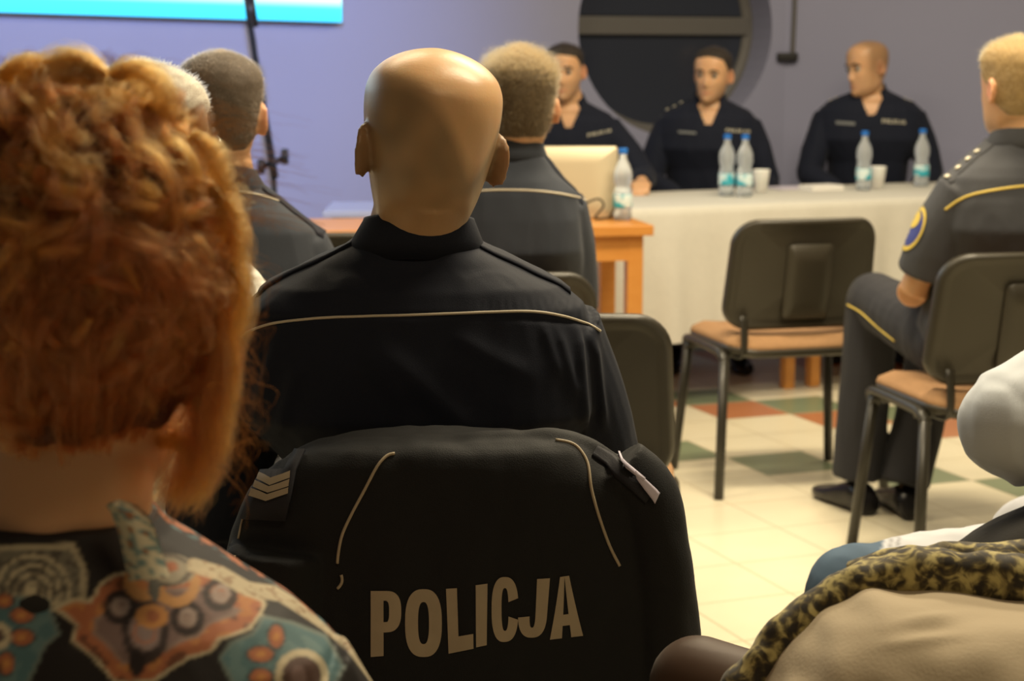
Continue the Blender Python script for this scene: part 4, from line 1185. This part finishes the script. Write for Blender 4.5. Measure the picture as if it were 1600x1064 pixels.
boxes = [('P', ((579.5, 923), (627, 923), (579.5, 1026), (627, 1022))), ('O', ((633, 920), (690.5, 920), (633, 1026), (690.5, 1026))),
         ('L', ((697, 919.5), (738, 917), (701, 1021), (740, 1013))), ('I', ((743, 914), (761.5, 911.5), (744, 1011), (760.5, 1007.5))),
         ('C', ((768, 901), (810, 901), (768, 1004), (810, 1001))), ('J', ((809.5, 906), (859, 903), (809.5, 996), (852, 995.5))),
         ('A', ((861, 903), (903, 897), (859, 999), (911, 993)))]
k = word_patch(JB, boxes, .0012, 4); obj('lettering', *weld(k.v, k.f), M['reflective'], jb, label='large pale POLICJA lettering on the back')
px_piping('left_piping', JB, [(617, 709), (605, 712), (590, 728), (570, 765), (548, 806), (535, 835), (529, 862), (527, 882)], .0018, M['reflective'], jb)
px_piping('piping_tail', JB, [(533, 898), (535, 907), (531, 916), (525, 921)], .0018, M['reflective'], jb)
px_piping('right_piping', JB, [(868, 688), (890, 692), (905, 702), (918, 725), (924, 765), (937, 810), (952, 852), (968, 884)], .0018, M['reflective'], jb)
px_piping('sleeve_piping', JB, [(384, 797), (378, 818), (373, 842)], .0012, M['reflective'], jb)
px_piping('cuff_piping', JB, [(368, 868), (367, 878), (372, 885)], .0012, M['reflective'], jb)
za = lambda x, y: (.344 * x, 698 + .344 * y)
ep = px_patch(JB, [(za(1255, 30), za(1395, 30)), (za(1200, 120), za(1355, 110)), (za(1155, 210), za(1330, 220)), (za(1110, 330), za(1305, 335))], .004, nb=6)
M['jacket_strap'] = mat('jacket_strap_cloth', (.016, .016, .022), .75, bump=.2, bscale=600)
eo = obj('epaulette', *weld(ep.v, ep.f), M['jacket_strap'], jb, solid=.003)
for q in range(3):
    ox, oy = -17 * q, 33 * q
    L_, Cc, Rr = (1200 + ox, 138 + oy), (1250 - 9 * q, 157 + 32 * q), (1335 - 5 * q, 124 + 32 * q)
    th = 27
    k = px_patch(JB, [(za(*L_), za(L_[0] - 10, L_[1] + th)), (za(*lerp2(L_, Cc, .5)), za(lerp2(L_, Cc, .5)[0] - 8, lerp2(L_, Cc, .5)[1] + th)), (za(*Cc), za(Cc[0] - 6, Cc[1] + th)),
                      (za(*lerp2(Cc, Rr, .5)), za(lerp2(Cc, Rr, .5)[0] - 5, lerp2(Cc, Rr, .5)[1] + th)), (za(*Rr), za(Rr[0] - 4, Rr[1] + th))], .0095, nb=3)
    obj('chevron', *weld(k.v, k.f), M['reflective'], jb, label='pale rank chevron')
# right shoulder strap of the jacket seen on edge, its slide pale lavender
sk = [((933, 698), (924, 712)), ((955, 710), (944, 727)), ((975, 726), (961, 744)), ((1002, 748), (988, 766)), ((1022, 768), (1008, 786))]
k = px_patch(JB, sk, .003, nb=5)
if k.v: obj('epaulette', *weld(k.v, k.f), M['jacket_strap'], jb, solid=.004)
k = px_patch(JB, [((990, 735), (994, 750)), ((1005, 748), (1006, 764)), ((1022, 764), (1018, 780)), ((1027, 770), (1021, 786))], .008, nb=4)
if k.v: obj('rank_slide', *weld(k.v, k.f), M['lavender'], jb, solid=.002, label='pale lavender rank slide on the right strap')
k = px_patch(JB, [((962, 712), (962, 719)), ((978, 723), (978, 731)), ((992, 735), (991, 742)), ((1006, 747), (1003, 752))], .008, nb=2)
if k.v: obj('strap_highlight', *weld(k.v, k.f), M['lavender'], jb, solid=.002)  # highlight along the strap edge, made as a pale strip

# ------------------------------------------------------------------ red-haired woman
def sdf(px, py, poly):
    poly = np.array(poly, float); n = len(poly); d = np.full(len(px), 1e9); ins = np.zeros(len(px), bool)
    for i in range(n):
        a, b = poly[i], poly[(i + 1) % n]; e = b - a; wx, wy = px - a[0], py - a[1]
        t = np.clip((wx * e[0] + wy * e[1]) / (e @ e), 0, 1); d = np.minimum(d, np.hypot(wx - t * e[0], wy - t * e[1]))
        c = ((a[1] > py) != (b[1] > py)) & (px < (b[0] - a[0]) * (py - a[1]) / (b[1] - a[1] + 1e-12) + a[0]); ins ^= c
    return np.where(ins, d, -d)
def blouse_cols(V):
    """printed cloth: dark ground with shield, rosette and lace motifs laid out on the back"""
    u, w = w2p(V); zx, zy = u / .344, (w - 698) / .344
    frontside = V[:, 1] > 1.27
    C = np.repeat(np.array([[.012, .009, .009]]), len(V), 0)
    n1 = nz(V, 90, 1); n2 = nz(V, 200, 2)
    cream, terra, teal, mauve, dark, gold = (.50, .43, .29), (.36, .125, .055), (.075, .15, .165), (.17, .11, .10), (.02, .012, .012), (.50, .23, .07)
    def put(m, col, k=1.0):
        nonlocal C; m = np.clip(m, 0, 1)[:, None] * k; C = C * (1 - m) + np.array(col) * m
    st = lambda d, w_=6: np.clip(d / w_ + .5, 0, 1)
    def ring(cx, cy, r, t, asp=1.0): return st(t - np.abs(np.hypot(zx - cx, (zy - cy) * asp) - r))
    def disc(cx, cy, rx, ry): return st((1 - np.hypot((zx - cx) / rx, (zy - cy) / ry)) * min(rx, ry))
    # lace, upper left
    lace = sdf(zx, zy, [(-200, 470), (330, 450), (380, 560), (380, 690), (250, 720), (100, 690), (-200, 700)])
    put(st(lace), (.16, .145, .11)); 
    for r in (40, 80, 120, 165): put(ring(150, 660, r, 9) * st(lace), cream, .85)
    put(st(lace) * (n2 > .15), dark, .55); put(st(14 - np.abs(lace)), cream, .7); put(disc(140, 655, 26, 22), cream)
    # rosettes
    for poly, pet, cc in (([(-160, 700), (60, 680), (215, 700), (265, 850), (200, 905), (160, 1000), (120, 1080), (-160, 1080)], [(100, 765, 50, 34), (100, 865, 50, 36), (28, 985, 34, 50), (-40, 1000, 36, 50), (20, 700, 40, 30)], (-10, 860, 46)),
                          ([(1000, 960), (1050, 890), (1150, 850), (1195, 770), (1330, 800), (1480, 860), (1560, 1000), (1500, 1120), (1080, 1120)], [(1255, 862, 34, 52), (1185, 942, 56, 34), (1185, 1045, 50, 36)], (1370, 1040, 105))):
        d = sdf(zx, zy, poly); put(st(d), teal); put(st(d) * (n1 > .12), (.13, .21, .21), .6)
        put(st(9 - np.abs(d)), (.16, .20, .18), .8)
        for x, y, a, b in pet: put(disc(x, y, a * 1.25, b * 1.25), dark, .7); put(disc(x, y, a, b), terra); put(disc(x, y, a * .4, b * .4), gold)
        put(ring(cc[0], cc[1], cc[2], 17), cream); put(disc(cc[0], cc[1], cc[2] - 17, cc[2] - 17), (.09, .05, .04)); put(disc(cc[0] - 15, cc[1] + 5, cc[2] * .35, cc[2] * .5), mauve)
    # big shield
    sh_ = sdf(zx, zy, [(230, 740), (330, 690), (410, 695), (450, 620), (520, 575), (620, 560), (680, 590), (740, 560), (860, 555), (940, 550), (1080, 640), (1210, 700), (1190, 765), (1130, 835), (1000, 880), (960, 935), (860, 965), (780, 1015), (690, 1075), (520, 1075), (420, 960), (325, 885), (345, 815), (285, 765)])
    put(st(sh_), cream); put(st(sh_ - 15), terra); put(st(sh_ - 15) * (n1 > .2), gold, .55); put(st(sh_ - 15) * (n1 < -.35), dark, .6)
    put(st(sh_ - 88), mauve); put(st(10 - np.abs(sh_ - 92)), (.26, .19, .16), .7)
    for cx, cy in ((545, 730), (850, 780), (1000, 670)):
        put(ring(cx, cy, 62, 17), dark, .95); put(ring(cx + 5, cy - 5, 30, 12), (.32, .25, .22)); put(disc(cx, cy, 20, 16), (.30, .22, .19))
    put(disc(660, 840, 105, 150), dark, .9); put(disc(660, 835, 72, 95), (.22, .16, .15)); put(ring(660, 840, 50, 8), terra, .6); put(disc(620, 980, 36, 70), dark)
    put(disc(690, 770, 75, 55), gold); put(disc(690, 770, 30, 30), terra)
    for s, cx in ((-1, 655), (1, 850)): put(ring(cx, 610, 66, 26), (.48, .25, .09)) if s < 0 else put(ring(800, 620, 85, 24), (.48, .25, .09))
    put(disc(760, 560, 130, 75), (.30, .27, .20)); put(disc(780, 545, 28, 24), terra); put(ring(760, 560, 100, 12, 1.5), dark, .7); put(disc(700, 640, 26, 60), (.10, .10, .09))
    # pale edge band on the shoulder
    seam = [(880, 540), (1000, 575), (1120, 645), (1280, 670), (1390, 740), (1480, 800), (1600, 900), (1720, 1060)]
    ds = np.full(len(V), 1e9)
    for a, b in zip(seam[:-1], seam[1:]):
        e = np.array(b) - np.array(a); t = np.clip(((zx - a[0]) * e[0] + (zy - a[1]) * e[1]) / (e @ e), 0, 1); ds = np.minimum(ds, np.hypot(zx - a[0] - t * e[0], zy - a[1] - t * e[1]))
    put(st(34 - ds), cream, .9); put(st(34 - ds) * (n2 > .25), (.22, .12, .06), .7)
    # repeat of the print on the parts away from the camera
    bm_ = np.array(C); rep = np.where((n1 > .1)[:, None], np.array(terra), np.array(dark)); rep = np.where((n1 < -.25)[:, None], np.array(teal), rep)
    C = np.where(frontside[:, None], rep, C); return C
rw = person('woman with a curly copper-red updo and a dark paisley-print blouse, seen from behind', (-.325, 1.30), R(-3), (-.328, 1.245, .884), .222,
            (-.302, 1.265, 1.088), R(-10), R(4), R(0), .97, neck=.060, cloth='body_cloth', vox=.004, cloth_vox=.0026, seed=31, foldamp=.003, collar=False, cloth_colors=blouse_cols, cloth_name='blouse',
            skin=(.60, .33, .17), hip=(-.325, 1.32, .50), legs=True)
RB = rw['bvh']; RBB = rw['bodybvh']
# ribbon-like patterned collar edge
pts = [(176, 786), (196, 800), (212, 830), (222, 868), (232, 905)]
Yc = 1.175
V = []; F = []; NC = 9
for i, q in enumerate(smooth_path([(p[0], p[1], 0) for p in pts], 10)):
    t = i / 40; wv = (9 + 14 * min(1, t * 3) ** .7 + 8 * t)
    for j in range(NC):
        e_ = j / (NC - 1) * 2 - 1; V.append(at(q[0] + e_ * wv, q[1] - e_ * 3, Yc - .02 * t - .012 * (1 - e_ * e_)))
n = len(V); V += [p + Vector((0, .005, 0)) for p in V]
for i in range(40):
    for j in range(NC - 1):
        a = i * NC + j; F += [(a, a + 1, a + NC + 1, a + NC), (n + a, n + a + NC, n + a + NC + 1, n + a + 1)]
    a = i * NC; F += [(a, a + NC, n + a + NC, n + a), (a + NC - 1, n + a + NC - 1, n + a + 2 * NC - 1, a + 2 * NC - 1)]
nn = nz(V, 170, 5); cc = np.where((nn > -.02)[:, None], np.array((.55, .50, .36)), np.array((.17, .25, .24))); cc = np.where((nn < -.34)[:, None], np.array((.28, .12, .05)), cc)
obj('collar_trim', V, F, M['body_cloth'], rw['shirt'], colors=cc, label='cream and teal patterned collar edge')
# dark inner collar standing round the nape
rings = []
S_ = rw['S']
for q in np.linspace(-150, 150, 50):
    a = R(q); dv = Vector((math.sin(a), -math.cos(a), 0)); c0 = S_ + Vector((0, .01, .066)); dn = .05 * max(0, -math.cos(a)) + .0 
    lo = c0 + dv * .098 - Vector((0, 0, .03 + dn)); hi = c0 + dv * .076 + Vector((0, 0, .0 - dn))
    rings.append([tuple(lo), tuple(hi), tuple(hi - dv * .005), tuple(lo - dv * .005)])
v, f = loft(rings); obj('collar', v, f, M['bag'], rw['shirt'], label='plain dark collar')

# hair: a lumpy inner mass, then copper locks, nape hair swept up and fly-aways
HC = np.array(at(118, 398, 1.235)); HR = np.array((.112, .120, .122))
M['red_base'] = mat('dark_auburn_hair', (.075, .018, .006), .6, bump=.8, bscale=160, var=.4, vscale=50)
mb = MB(); nu, nv = 72, 48; V = []
for a in range(nv + 1):
    for b in range(nu):
        th, p = math.pi * a / nv, 2 * math.pi * b / nu
        d = np.array((math.sin(th) * math.cos(p), math.sin(th) * math.sin(p), math.cos(th)))
        r_ = 1 - .12 * max(0, -d[2] - .3)
        nval = noise.noise(Vector(d * 3.2)) * .10 + noise.noise(Vector(d * 8)) * .05
        V.append(HC + d * HR * (.90 + nval) * r_)
f = [(a * nu + b, a * nu + (b + 1) % nu, (a + 1) * nu + (b + 1) % nu, (a + 1) * nu + b) for a in range(nv) for b in range(nu)]
mb.add(V, f)
# lower scalp hair cap following the head down to the nape
X, Y, Z, ph = head_grid(72, 64, 0); az = np.arctan2(np.abs(X), Y)
h_ = np.interp(az, [0, .9, 1.57, 1.9, math.pi], [.07, .06, .0, -.030, -.040]); mk = np.clip((Z - h_) / .012 + .5, 0, 1)
Pq = np.stack([X, Y, Z], -1); c = np.array((0, -.004, .02)); D = Pq - c; D /= np.linalg.norm(D, axis=-1)[..., None]
Pq = Pq + D * (.016 * mk - .008 * (1 - mk))[..., None]
mb.add([rw['HM'] @ Vector(p) for p in Pq.reshape(-1, 3)], grid_faces(*X.shape))
HV, HF_, HN = remesh(mb, .004, 6)
HV = HV + HN * (.006 * nz(HV, 34, 8) + .003 * nz(HV, 80, 9))[:, None]
hairo = obj('hair', HV, HF_, M['red_base'], rw['root'], label='copper-red curly hair pinned up')
HB_ = bvh_of(HV, HF_)
g = np.random.default_rng(11)
def surf(d, lift=0.0):
    """point on the hair mass in direction d from its centre"""
    h, n, i, ds = HB_.ray_cast(Vector(HC + np.array(d) * .5), Vector(-np.array(d)))
    return np.array(h) + np.array(d) * lift if h is not None else HC + np.array(d) * HR
def bundle(path, n, spread, k=22, taper=.6, jit=.0012):
    """n strands following a guide path with a round cross-section"""
    P = np.array(smooth_path(path, max(2, int(math.ceil(k / (len(path) - 1)))))); idx = np.linspace(0, len(P) - 1, k).astype(int); P = P[idx]
    T = np.gradient(P, axis=0); T /= np.linalg.norm(T, axis=1)[:, None] + 1e-9
    u = np.cross(T, np.array((.31, .73, .61))); u /= np.linalg.norm(u, axis=1)[:, None] + 1e-9; w = np.cross(T, u)
    a = g.uniform(0, 2 * np.pi, n); r_ = spread * np.sqrt(g.uniform(0, 1, n)); t = np.linspace(0, 1, k)
    env = .55 + .45 * np.sin(np.pi * np.clip(t * 1.0, 0, 1)); tw = a[:, None] + g.normal(0, .5, n)[:, None] * t[None] * 2
    off = (np.cos(tw) * r_[:, None] * env)[:, :, None] * u[None] + (np.sin(tw) * r_[:, None] * env)[:, :, None] * w[None]
    wob = np.cumsum(g.normal(0, jit, (n, k, 3)), axis=1) * .5
    return P[None] + off + wob
ALL = []
# explicit locks read from the photograph, lying on the camera side of the mass
def lock_px(pts, n, spread, lift=.006):
    path = []
    for a, b in pts:
        h, nn_, i, ds = HB_.ray_cast(CAMP, ray(a, b).normalized())
        p = np.array(h) - np.array(ray(a, b).normalized()) * lift if h is not None else np.array(at(a, b, HC[1] - .03))
        path.append(p)
    P = np.array(path); P[1:-1, 1] = (P[:-2, 1] + P[1:-1, 1] * 2 + P[2:, 1]) / 4
    GOLD.append(bundle(P, n, spread, jit=.0016))
GOLD = []
for pts, n_, sp in (([(165, 118), (120, 100), (85, 130), (70, 190), (78, 235), (105, 265), (150, 275)], 420, .0085),
                    ([(150, 150), (140, 108), (100, 96), (60, 118), (40, 150)], 300, .008),
                    ([(40, 250), (70, 290), (110, 305), (150, 300)], 220, .006),
                    ([(20, 160), (-10, 140), (-40, 160), (-60, 200)], 260, .009),
                    ([(0, 120), (40, 105), (80, 120), (95, 150)], 260, .008),
                    ([(175, 120), (205, 108), (240, 125), (258, 160), (250, 195)], 240, .007),
                    ([(230, 165), (275, 185), (305, 225), (315, 275)], 240, .007),
                    ([(300, 210), (335, 245), (350, 300), (345, 350)], 240, .007),
                    ([(330, 290), (360, 330), (372, 390), (360, 450)], 240, .008),
                    ([(345, 400), (375, 440), (375, 500), (350, 560)], 220, .007),
                    ([(350, 520), (362, 580), (352, 650), (345, 710)], 200, .005),
                    ([(310, 620), (330, 680), (325, 740), (300, 790)], 160, .005),
                    ([(240, 690), (280, 700), (300, 740), (270, 785)], 160, .006),
                    ([(200, 290), (230, 300), (245, 330), (225, 350)], 150, .006)):
    lock_px(pts, n_, sp)
# coils all over the upper mass
for q in range(440):
    d = g.normal(0, 1, 3); d /= np.linalg.norm(d)
    if d[2] < -.45 and q % 3: continue
    s0 = surf(d, .004); tdir = np.cross(d, g.normal(0, 1, 3)); tdir /= np.linalg.norm(tdir); b_ = np.cross(d, tdir)
    R_, turns, L_ = g.uniform(.008, .019), g.uniform(.8, 2.2), g.uniform(.02, .06); ph0 = g.uniform(0, 6.28)
    path = []
    for t in np.linspace(0, 1, 14):
        a = ph0 + turns * 2 * np.pi * t
        p = s0 + tdir * L_ * (t - .5) + b_ * R_ * math.cos(a) + d * (R_ * .75 * math.sin(a))
        path.append(p)
    (GOLD if q % 5 < 2 else ALL).append(bundle(path, int(g.integers(24, 44)), g.uniform(.0022, .005), 22, jit=.0012))
# nape hair swept up from the hairline into the mass
HMr = rw['HM']
for q in range(460):
    az_ = g.uniform(-1.75, 1.75); a = Vector((math.sin(az_) * .064, -math.cos(az_) * .075 - .01, -.040 + .025 * (abs(az_) / 1.75) ** 2 + g.normal(0, .007)))
    p0 = np.array(HMr @ a); 
    d = np.array((math.sin(az_ * .75) , -math.cos(az_ * .75), g.uniform(-.42, -.12))); d /= np.linalg.norm(d)
    p2 = surf(d, .006); d3 = np.array((math.sin(az_ * .6 + g.normal(0, .25)), -math.cos(az_ * .6), g.uniform(.0, .35))); d3 /= np.linalg.norm(d3); p3 = surf(d3, .005)
    p1 = (p0 * .45 + p2 * .55) + np.array((math.sin(az_), -math.cos(az_), 0)) * .010
    mid_ = (p2 + p3) / 2; mid_ = surf((mid_ - HC) / np.linalg.norm(mid_ - HC), .006)
    p1 = p1 + g.normal(0, .005, 3); p2 = p2 + g.normal(0, .007, 3)
    ALL.append(bundle([p0, p1, p2, mid_ + g.normal(0, .008, 3), p3], 16, g.uniform(.0025, .006), 22, jit=.0016))
# side fringe hanging past the ear
for q in range(70):
    x0 = g.uniform(300, 352); pts = [(x0 + g.normal(0, 8), 470), (x0 + 12 + g.normal(0, 8), 560), (x0 + g.normal(0, 10), 640), (x0 - g.uniform(0, 30), 710 + g.normal(0, 20)), (x0 - g.uniform(20, 75), 770 + g.normal(0, 18))]
    Yq = HC[1] + g.normal(-.01, .02); ALL.append(bundle([np.array(at(a, b, Yq)) for a, b in pts], 14, .004, 22))
# fly-aways
FL = []
for q in range(620):
    side = (q % 6) == 0
    if side:      # right-hand loops
        u0, v0 = g.uniform(320, 375), g.uniform(380, 730); L_ = g.uniform(15, 60); k_ = g.normal(0, 1)
        pts = [(u0, v0), (u0 + L_ * .5, v0 + 18 * k_ + 8), (u0 + L_, v0 + 34 * k_ + 25), (u0 + L_ * g.uniform(.3, 1.1), v0 + 40 * k_ + g.uniform(30, 80))]
    else:         # halo over the top and right shoulder of the mass
        t = g.uniform(-.9, 1.4); u0, v0 = 118 + 255 * math.sin(t), 398 - 270 * math.cos(t); L_ = g.uniform(15, 65)
        ex, ey = math.sin(t), -math.cos(t); k_ = g.normal(0, 1)
        pts = [(u0, v0), (u0 + ex * L_ * .5 + 14 * k_, v0 + ey * L_ * .5), (u0 + ex * L_ * .8 + 34 * k_, v0 + ey * L_ * .8 + 6 * k_), (u0 + ex * L_ * .7 + 60 * k_, v0 + ey * L_ * .6 + 20)]
    Yq = HC[1] + g.normal(0, .035); FL.append(bundle([np.array(at(a, b, Yq)) for a, b in pts], 2, .003, 22, jit=.0006))
M['s_gold'] = hair_mat('golden_copper_strands', (.34, .105, .016), .38, .5)
M['s_fly'] = mat('golden_flyaway_strands', (.34, .15, .04), .7, spec=.1)
FZ = []
for q in range(750):
    d = g.normal(0, 1, 3); d[1] -= .35; d /= np.linalg.norm(d)
    if d[2] < -.75: continue
    s0 = surf(d, .006 + abs(g.normal(0, .006))); tdir = np.cross(d, g.normal(0, 1, 3)); tdir /= np.linalg.norm(tdir); b2 = np.cross(d, tdir)
    R_, turns, L_ = g.uniform(.003, .013), g.uniform(.6, 2.2), g.uniform(.02, .07); ph0 = g.uniform(0, 6.28)
    t = np.linspace(0, 1, 22)[:, None]; a = ph0 + turns * 2 * np.pi * t
    c = s0 + tdir * L_ * (t - .5) + b2 * R_ * np.cos(a) + d * (R_ * .8 * np.sin(a)) - d * (t - .5) ** 2 * L_ * .6
    n_ = 3; FZ.append(c[None] + g.normal(0, .0012, (n_, 1, 3)) + np.cumsum(g.normal(0, .0006, (n_, 22, 3)), axis=1))
strands('golden_locks', np.concatenate(GOLD), .0002, M['s_gold'], hairo, label='lighter golden copper locks')
strands('frizz', np.concatenate(FZ), .00016, M['s_gold'], hairo)
A = np.concatenate(ALL); strands('locks', A, .00021, M['s_red'], hairo)
strands('flyaways', np.concatenate(FL), .00015, M['s_fly'], hairo)

# ------------------------------------------------------------------ right foreground
def denim(V):  # blue jeans; strong light on the thigh painted pale past the seam
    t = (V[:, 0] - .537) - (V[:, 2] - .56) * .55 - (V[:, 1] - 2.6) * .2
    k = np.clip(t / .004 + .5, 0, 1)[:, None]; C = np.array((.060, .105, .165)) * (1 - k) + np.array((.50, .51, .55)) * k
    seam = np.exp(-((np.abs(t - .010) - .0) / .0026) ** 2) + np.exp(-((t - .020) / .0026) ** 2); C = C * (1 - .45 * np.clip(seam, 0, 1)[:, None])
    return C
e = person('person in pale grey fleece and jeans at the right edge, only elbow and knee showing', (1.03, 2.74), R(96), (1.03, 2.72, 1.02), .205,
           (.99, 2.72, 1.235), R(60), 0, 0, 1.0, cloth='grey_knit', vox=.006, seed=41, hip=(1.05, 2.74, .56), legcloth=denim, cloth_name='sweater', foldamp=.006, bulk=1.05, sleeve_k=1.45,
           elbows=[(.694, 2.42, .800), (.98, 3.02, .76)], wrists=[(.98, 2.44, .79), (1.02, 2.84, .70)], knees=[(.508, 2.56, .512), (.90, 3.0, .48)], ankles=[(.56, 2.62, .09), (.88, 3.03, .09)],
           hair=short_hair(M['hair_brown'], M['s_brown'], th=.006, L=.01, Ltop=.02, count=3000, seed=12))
# sweater sleeve gets its extra bulk from a second, fuller sleeve over the arm
# black bag on the lap
mb = MB(); V = []; nu, nv = 40, 24
bc = np.array((.765, 2.35, .578)); br = np.array((.235, .105, .14))
for a in range(nv + 1):
    for b_ in range(nu):
        th, p = math.pi * a / nv, 2 * math.pi * b_ / nu; k = lambda t, q: math.copysign(abs(t) ** q, t)
        d = np.array((k(math.sin(th), .7) * k(math.cos(p), .8), k(math.sin(th), .7) * k(math.sin(p), .8), k(math.cos(th), .8)))
        V.append(bc + d * br * (1 + .06 * noise.noise(Vector(d * 2.5))) + np.array((0, 0, .13 * d[0] * .6)))
f = [(a * nu + b_, a * nu + (b_ + 1) % nu, (a + 1) * nu + (b_ + 1) % nu, (a + 1) * nu + b_) for a in range(nv) for b_ in range(nu)]
bag = thing1('soft_bag', V, f, M['bag'], 'black soft bag resting against the jeans-clad thigh at the right edge', 'bag')

def tights(x, y, z, sm, mixc, V): pass
b_ = person('person in sheer dark tights cut off by the lower right edge, one knee in view', (.70, 1.40), R(38), (.74, 1.36, 1.0), .20, (.74, 1.38, 1.21), R(20), 0, 0, .95,
            cloth='bag', vox=.006, seed=44, hip=(.72, 1.42, .55), legs=False, skin=(.40, .23, .13), cloth_name='cardigan', elbows=[(.60, 1.22, .70), (.96, 1.42, .70)], wrists=[(.56, 1.45, .72), (.80, 1.66, .72)],
            hair=short_hair(M['hair_brown'], M['s_brown'], th=.012, L=.012, Ltop=.02, hl=(.06, -.03, -.09), count=3000, seed=13))
M['tights'] = mat('sheer_dark_tights', (.052, .026, .013), .5, sheen=.1, spec=.3)
tb = MB()
tb.add(*tube(smooth_path([(.66, 1.42, .56), (.42, 1.60, .62), (.190, 1.79, .655)], 6), np.linspace(.085, .052, 13), 24))
tb.add(*ball((.194, 1.787, .654), .053))
tb.add(*tube(smooth_path([(.205, 1.79, .61), (.20, 1.84, .42), (.22, 1.86, .20)], 6), np.linspace(.047, .034, 13), 24))
tb.add(*tube(smooth_path([(.78, 1.44, .54), (.62, 1.72, .545), (.50, 1.90, .52)], 6), np.linspace(.085, .054, 13), 24))
tb.add(*tube(smooth_path([(.50, 1.90, .52), (.50, 1.93, .3), (.50, 1.94, .07)], 6), np.linspace(.054, .034, 13), 24))
v, f, n_ = remesh(tb, .006, 6); obj('tights', v, f, M['tights'], b_['root'], label='sheer dark tights')
# beige coat bundled over the lap
prof = [(.195, .62, .05), (.215, .70, .085), (.245, .755, .11), (.285, .795, .125), (.33, .815, .13), (.39, .810, .135), (.45, .803, .14), (.55, .80, .14), (.66, .80, .14), (.74, .77, .12), (.77, .70, .06)]
rings = []
for x, zt, dep in prof:
    zb_ = .60; ring = []
    for q in np.linspace(0, 2 * math.pi, 40, endpoint=False):
        k = lambda t, e=2.6: math.copysign(abs(t) ** (2 / e), t)
        ring.append((x, 1.575 + dep * .9 * k(math.cos(q)), (zt + zb_) / 2 + (zt - zb_) / 2 * k(math.sin(q))))
    rings.append(ring)
mb = MB(); mb.add(*loft(rings)); V, F, N = remesh(mb, .006, 8)
V = V + N * (.007 * nz(V, (9, 9, 14), 51) + .004 * nz(V, (26, 20, 34), 52))[:, None]
# creases
for (cu, cv, du, dv, A_) in ((1455, 968, 60, 9, .004), (1450, 1000, 55, 8, .0035)):
    u, w = w2p(V); near = V[:, 1] < 1.6; lam = (w - cv) - (u - cu) * -.12
    V = V + N * (near * A_ * np.exp(-((u - cu) / du) ** 2) * np.exp(-(lam / dv) ** 2))[:, None]
thing1('beige_coat', V, F, M['beige'], 'beige coat bundled in the lower right corner beside the dark knee', 'coat')
P = [at(1150, 1110, 1.60), at(1182, 1062, 1.60), at(1228, 1008, 1.61), at(1285, 958, 1.62), at(1345, 922, 1.63), at(1405, 902, 1.63), at(1460, 902, 1.63), at(1530, 905, 1.63), at(1620, 915, 1.63), at(1740, 930, 1.63)]
P = smooth_path(P, 8); rad = [.0225 + .0015 * math.sin(i * .45) for i in range(len(P))]
mb = MB(); mb.add(*tube(P, rad, 24, flat=(1.3, 1.05)))
P2 = [at(1330, 905, 1.665), at(1400, 882, 1.665), at(1470, 876, 1.665), at(1560, 872, 1.665), at(1700, 868, 1.665)]
mb.add(*tube(smooth_path(P2, 8), .017, 20))
V, F, N = remesh(mb, .004, 4); V = V + N * (.0035 * nz(V, (45, 45, 45), 61))[:, None]
thing1('patterned_scarf', V, F, M['scarf'], 'olive and gold patterned scarf lying along the top of the beige coat', 'scarf')

# ------------------------------------------------------------------ light
def area(name, loc, size, power, col, rot=(0, 0, 0), sy=None):
    l = bpy.data.lights.new(name, 'AREA'); l.energy = power; l.color = col; l.shape = 'RECTANGLE'; l.size = size; l.size_y = sy or size
    o = bpy.data.objects.new(name, l); COL.objects.link(o); o.location = loc; o.rotation_euler = rot; return o
WARM = (1, .84, .58)
area('ceiling_lamp', (.85, 4.5, 3.1), 1.3, 95, WARM, sy=.4)
area('ceiling_lamp', (1.05, 2.75, 3.1), 1.3, 85, WARM, sy=.4)
area('ceiling_lamp', (.75, .1, 3.1), 1.3, 16, (1, .76, .46), sy=.4)
area('ceiling_lamp', (1.7, 6.3, 3.1), 1.2, 44, WARM, sy=.4)
area('ceiling_lamp', (-.9, 4.6, 3.1), 1.2, 40, WARM, sy=.4)
sp = bpy.data.lights.new('projector', 'SPOT'); sp.energy = 780; sp.color = (.36, .50, 1); sp.spot_size = R(42); sp.spot_blend = .9; sp.shadow_soft_size = .06
so_ = bpy.data.objects.new('projector', sp); COL.objects.link(so_); so_.location = (-.6, 3.2, 2.9)
so_.rotation_euler = (Vector((-1.5, 7.7, 1.45)) - Vector((-.6, 3.2, 2.9))).to_track_quat('-Z', 'Y').to_euler()
w = bpy.data.worlds.new('room'); SC.world = w; w.use_nodes = True
w.node_tree.nodes['Background'].inputs[0].default_value = (1, .80, .55, 1); w.node_tree.nodes['Background'].inputs[1].default_value = .08
SC.view_settings.view_transform = 'Standard'; SC.view_settings.look = 'None'; SC.view_settings.gamma = 1; SC.view_settings.exposure = 0.0
SC.cycles.use_denoising = True
SC.cycles.max_bounces = 8; SC.cycles.transparent_max_bounces = 16
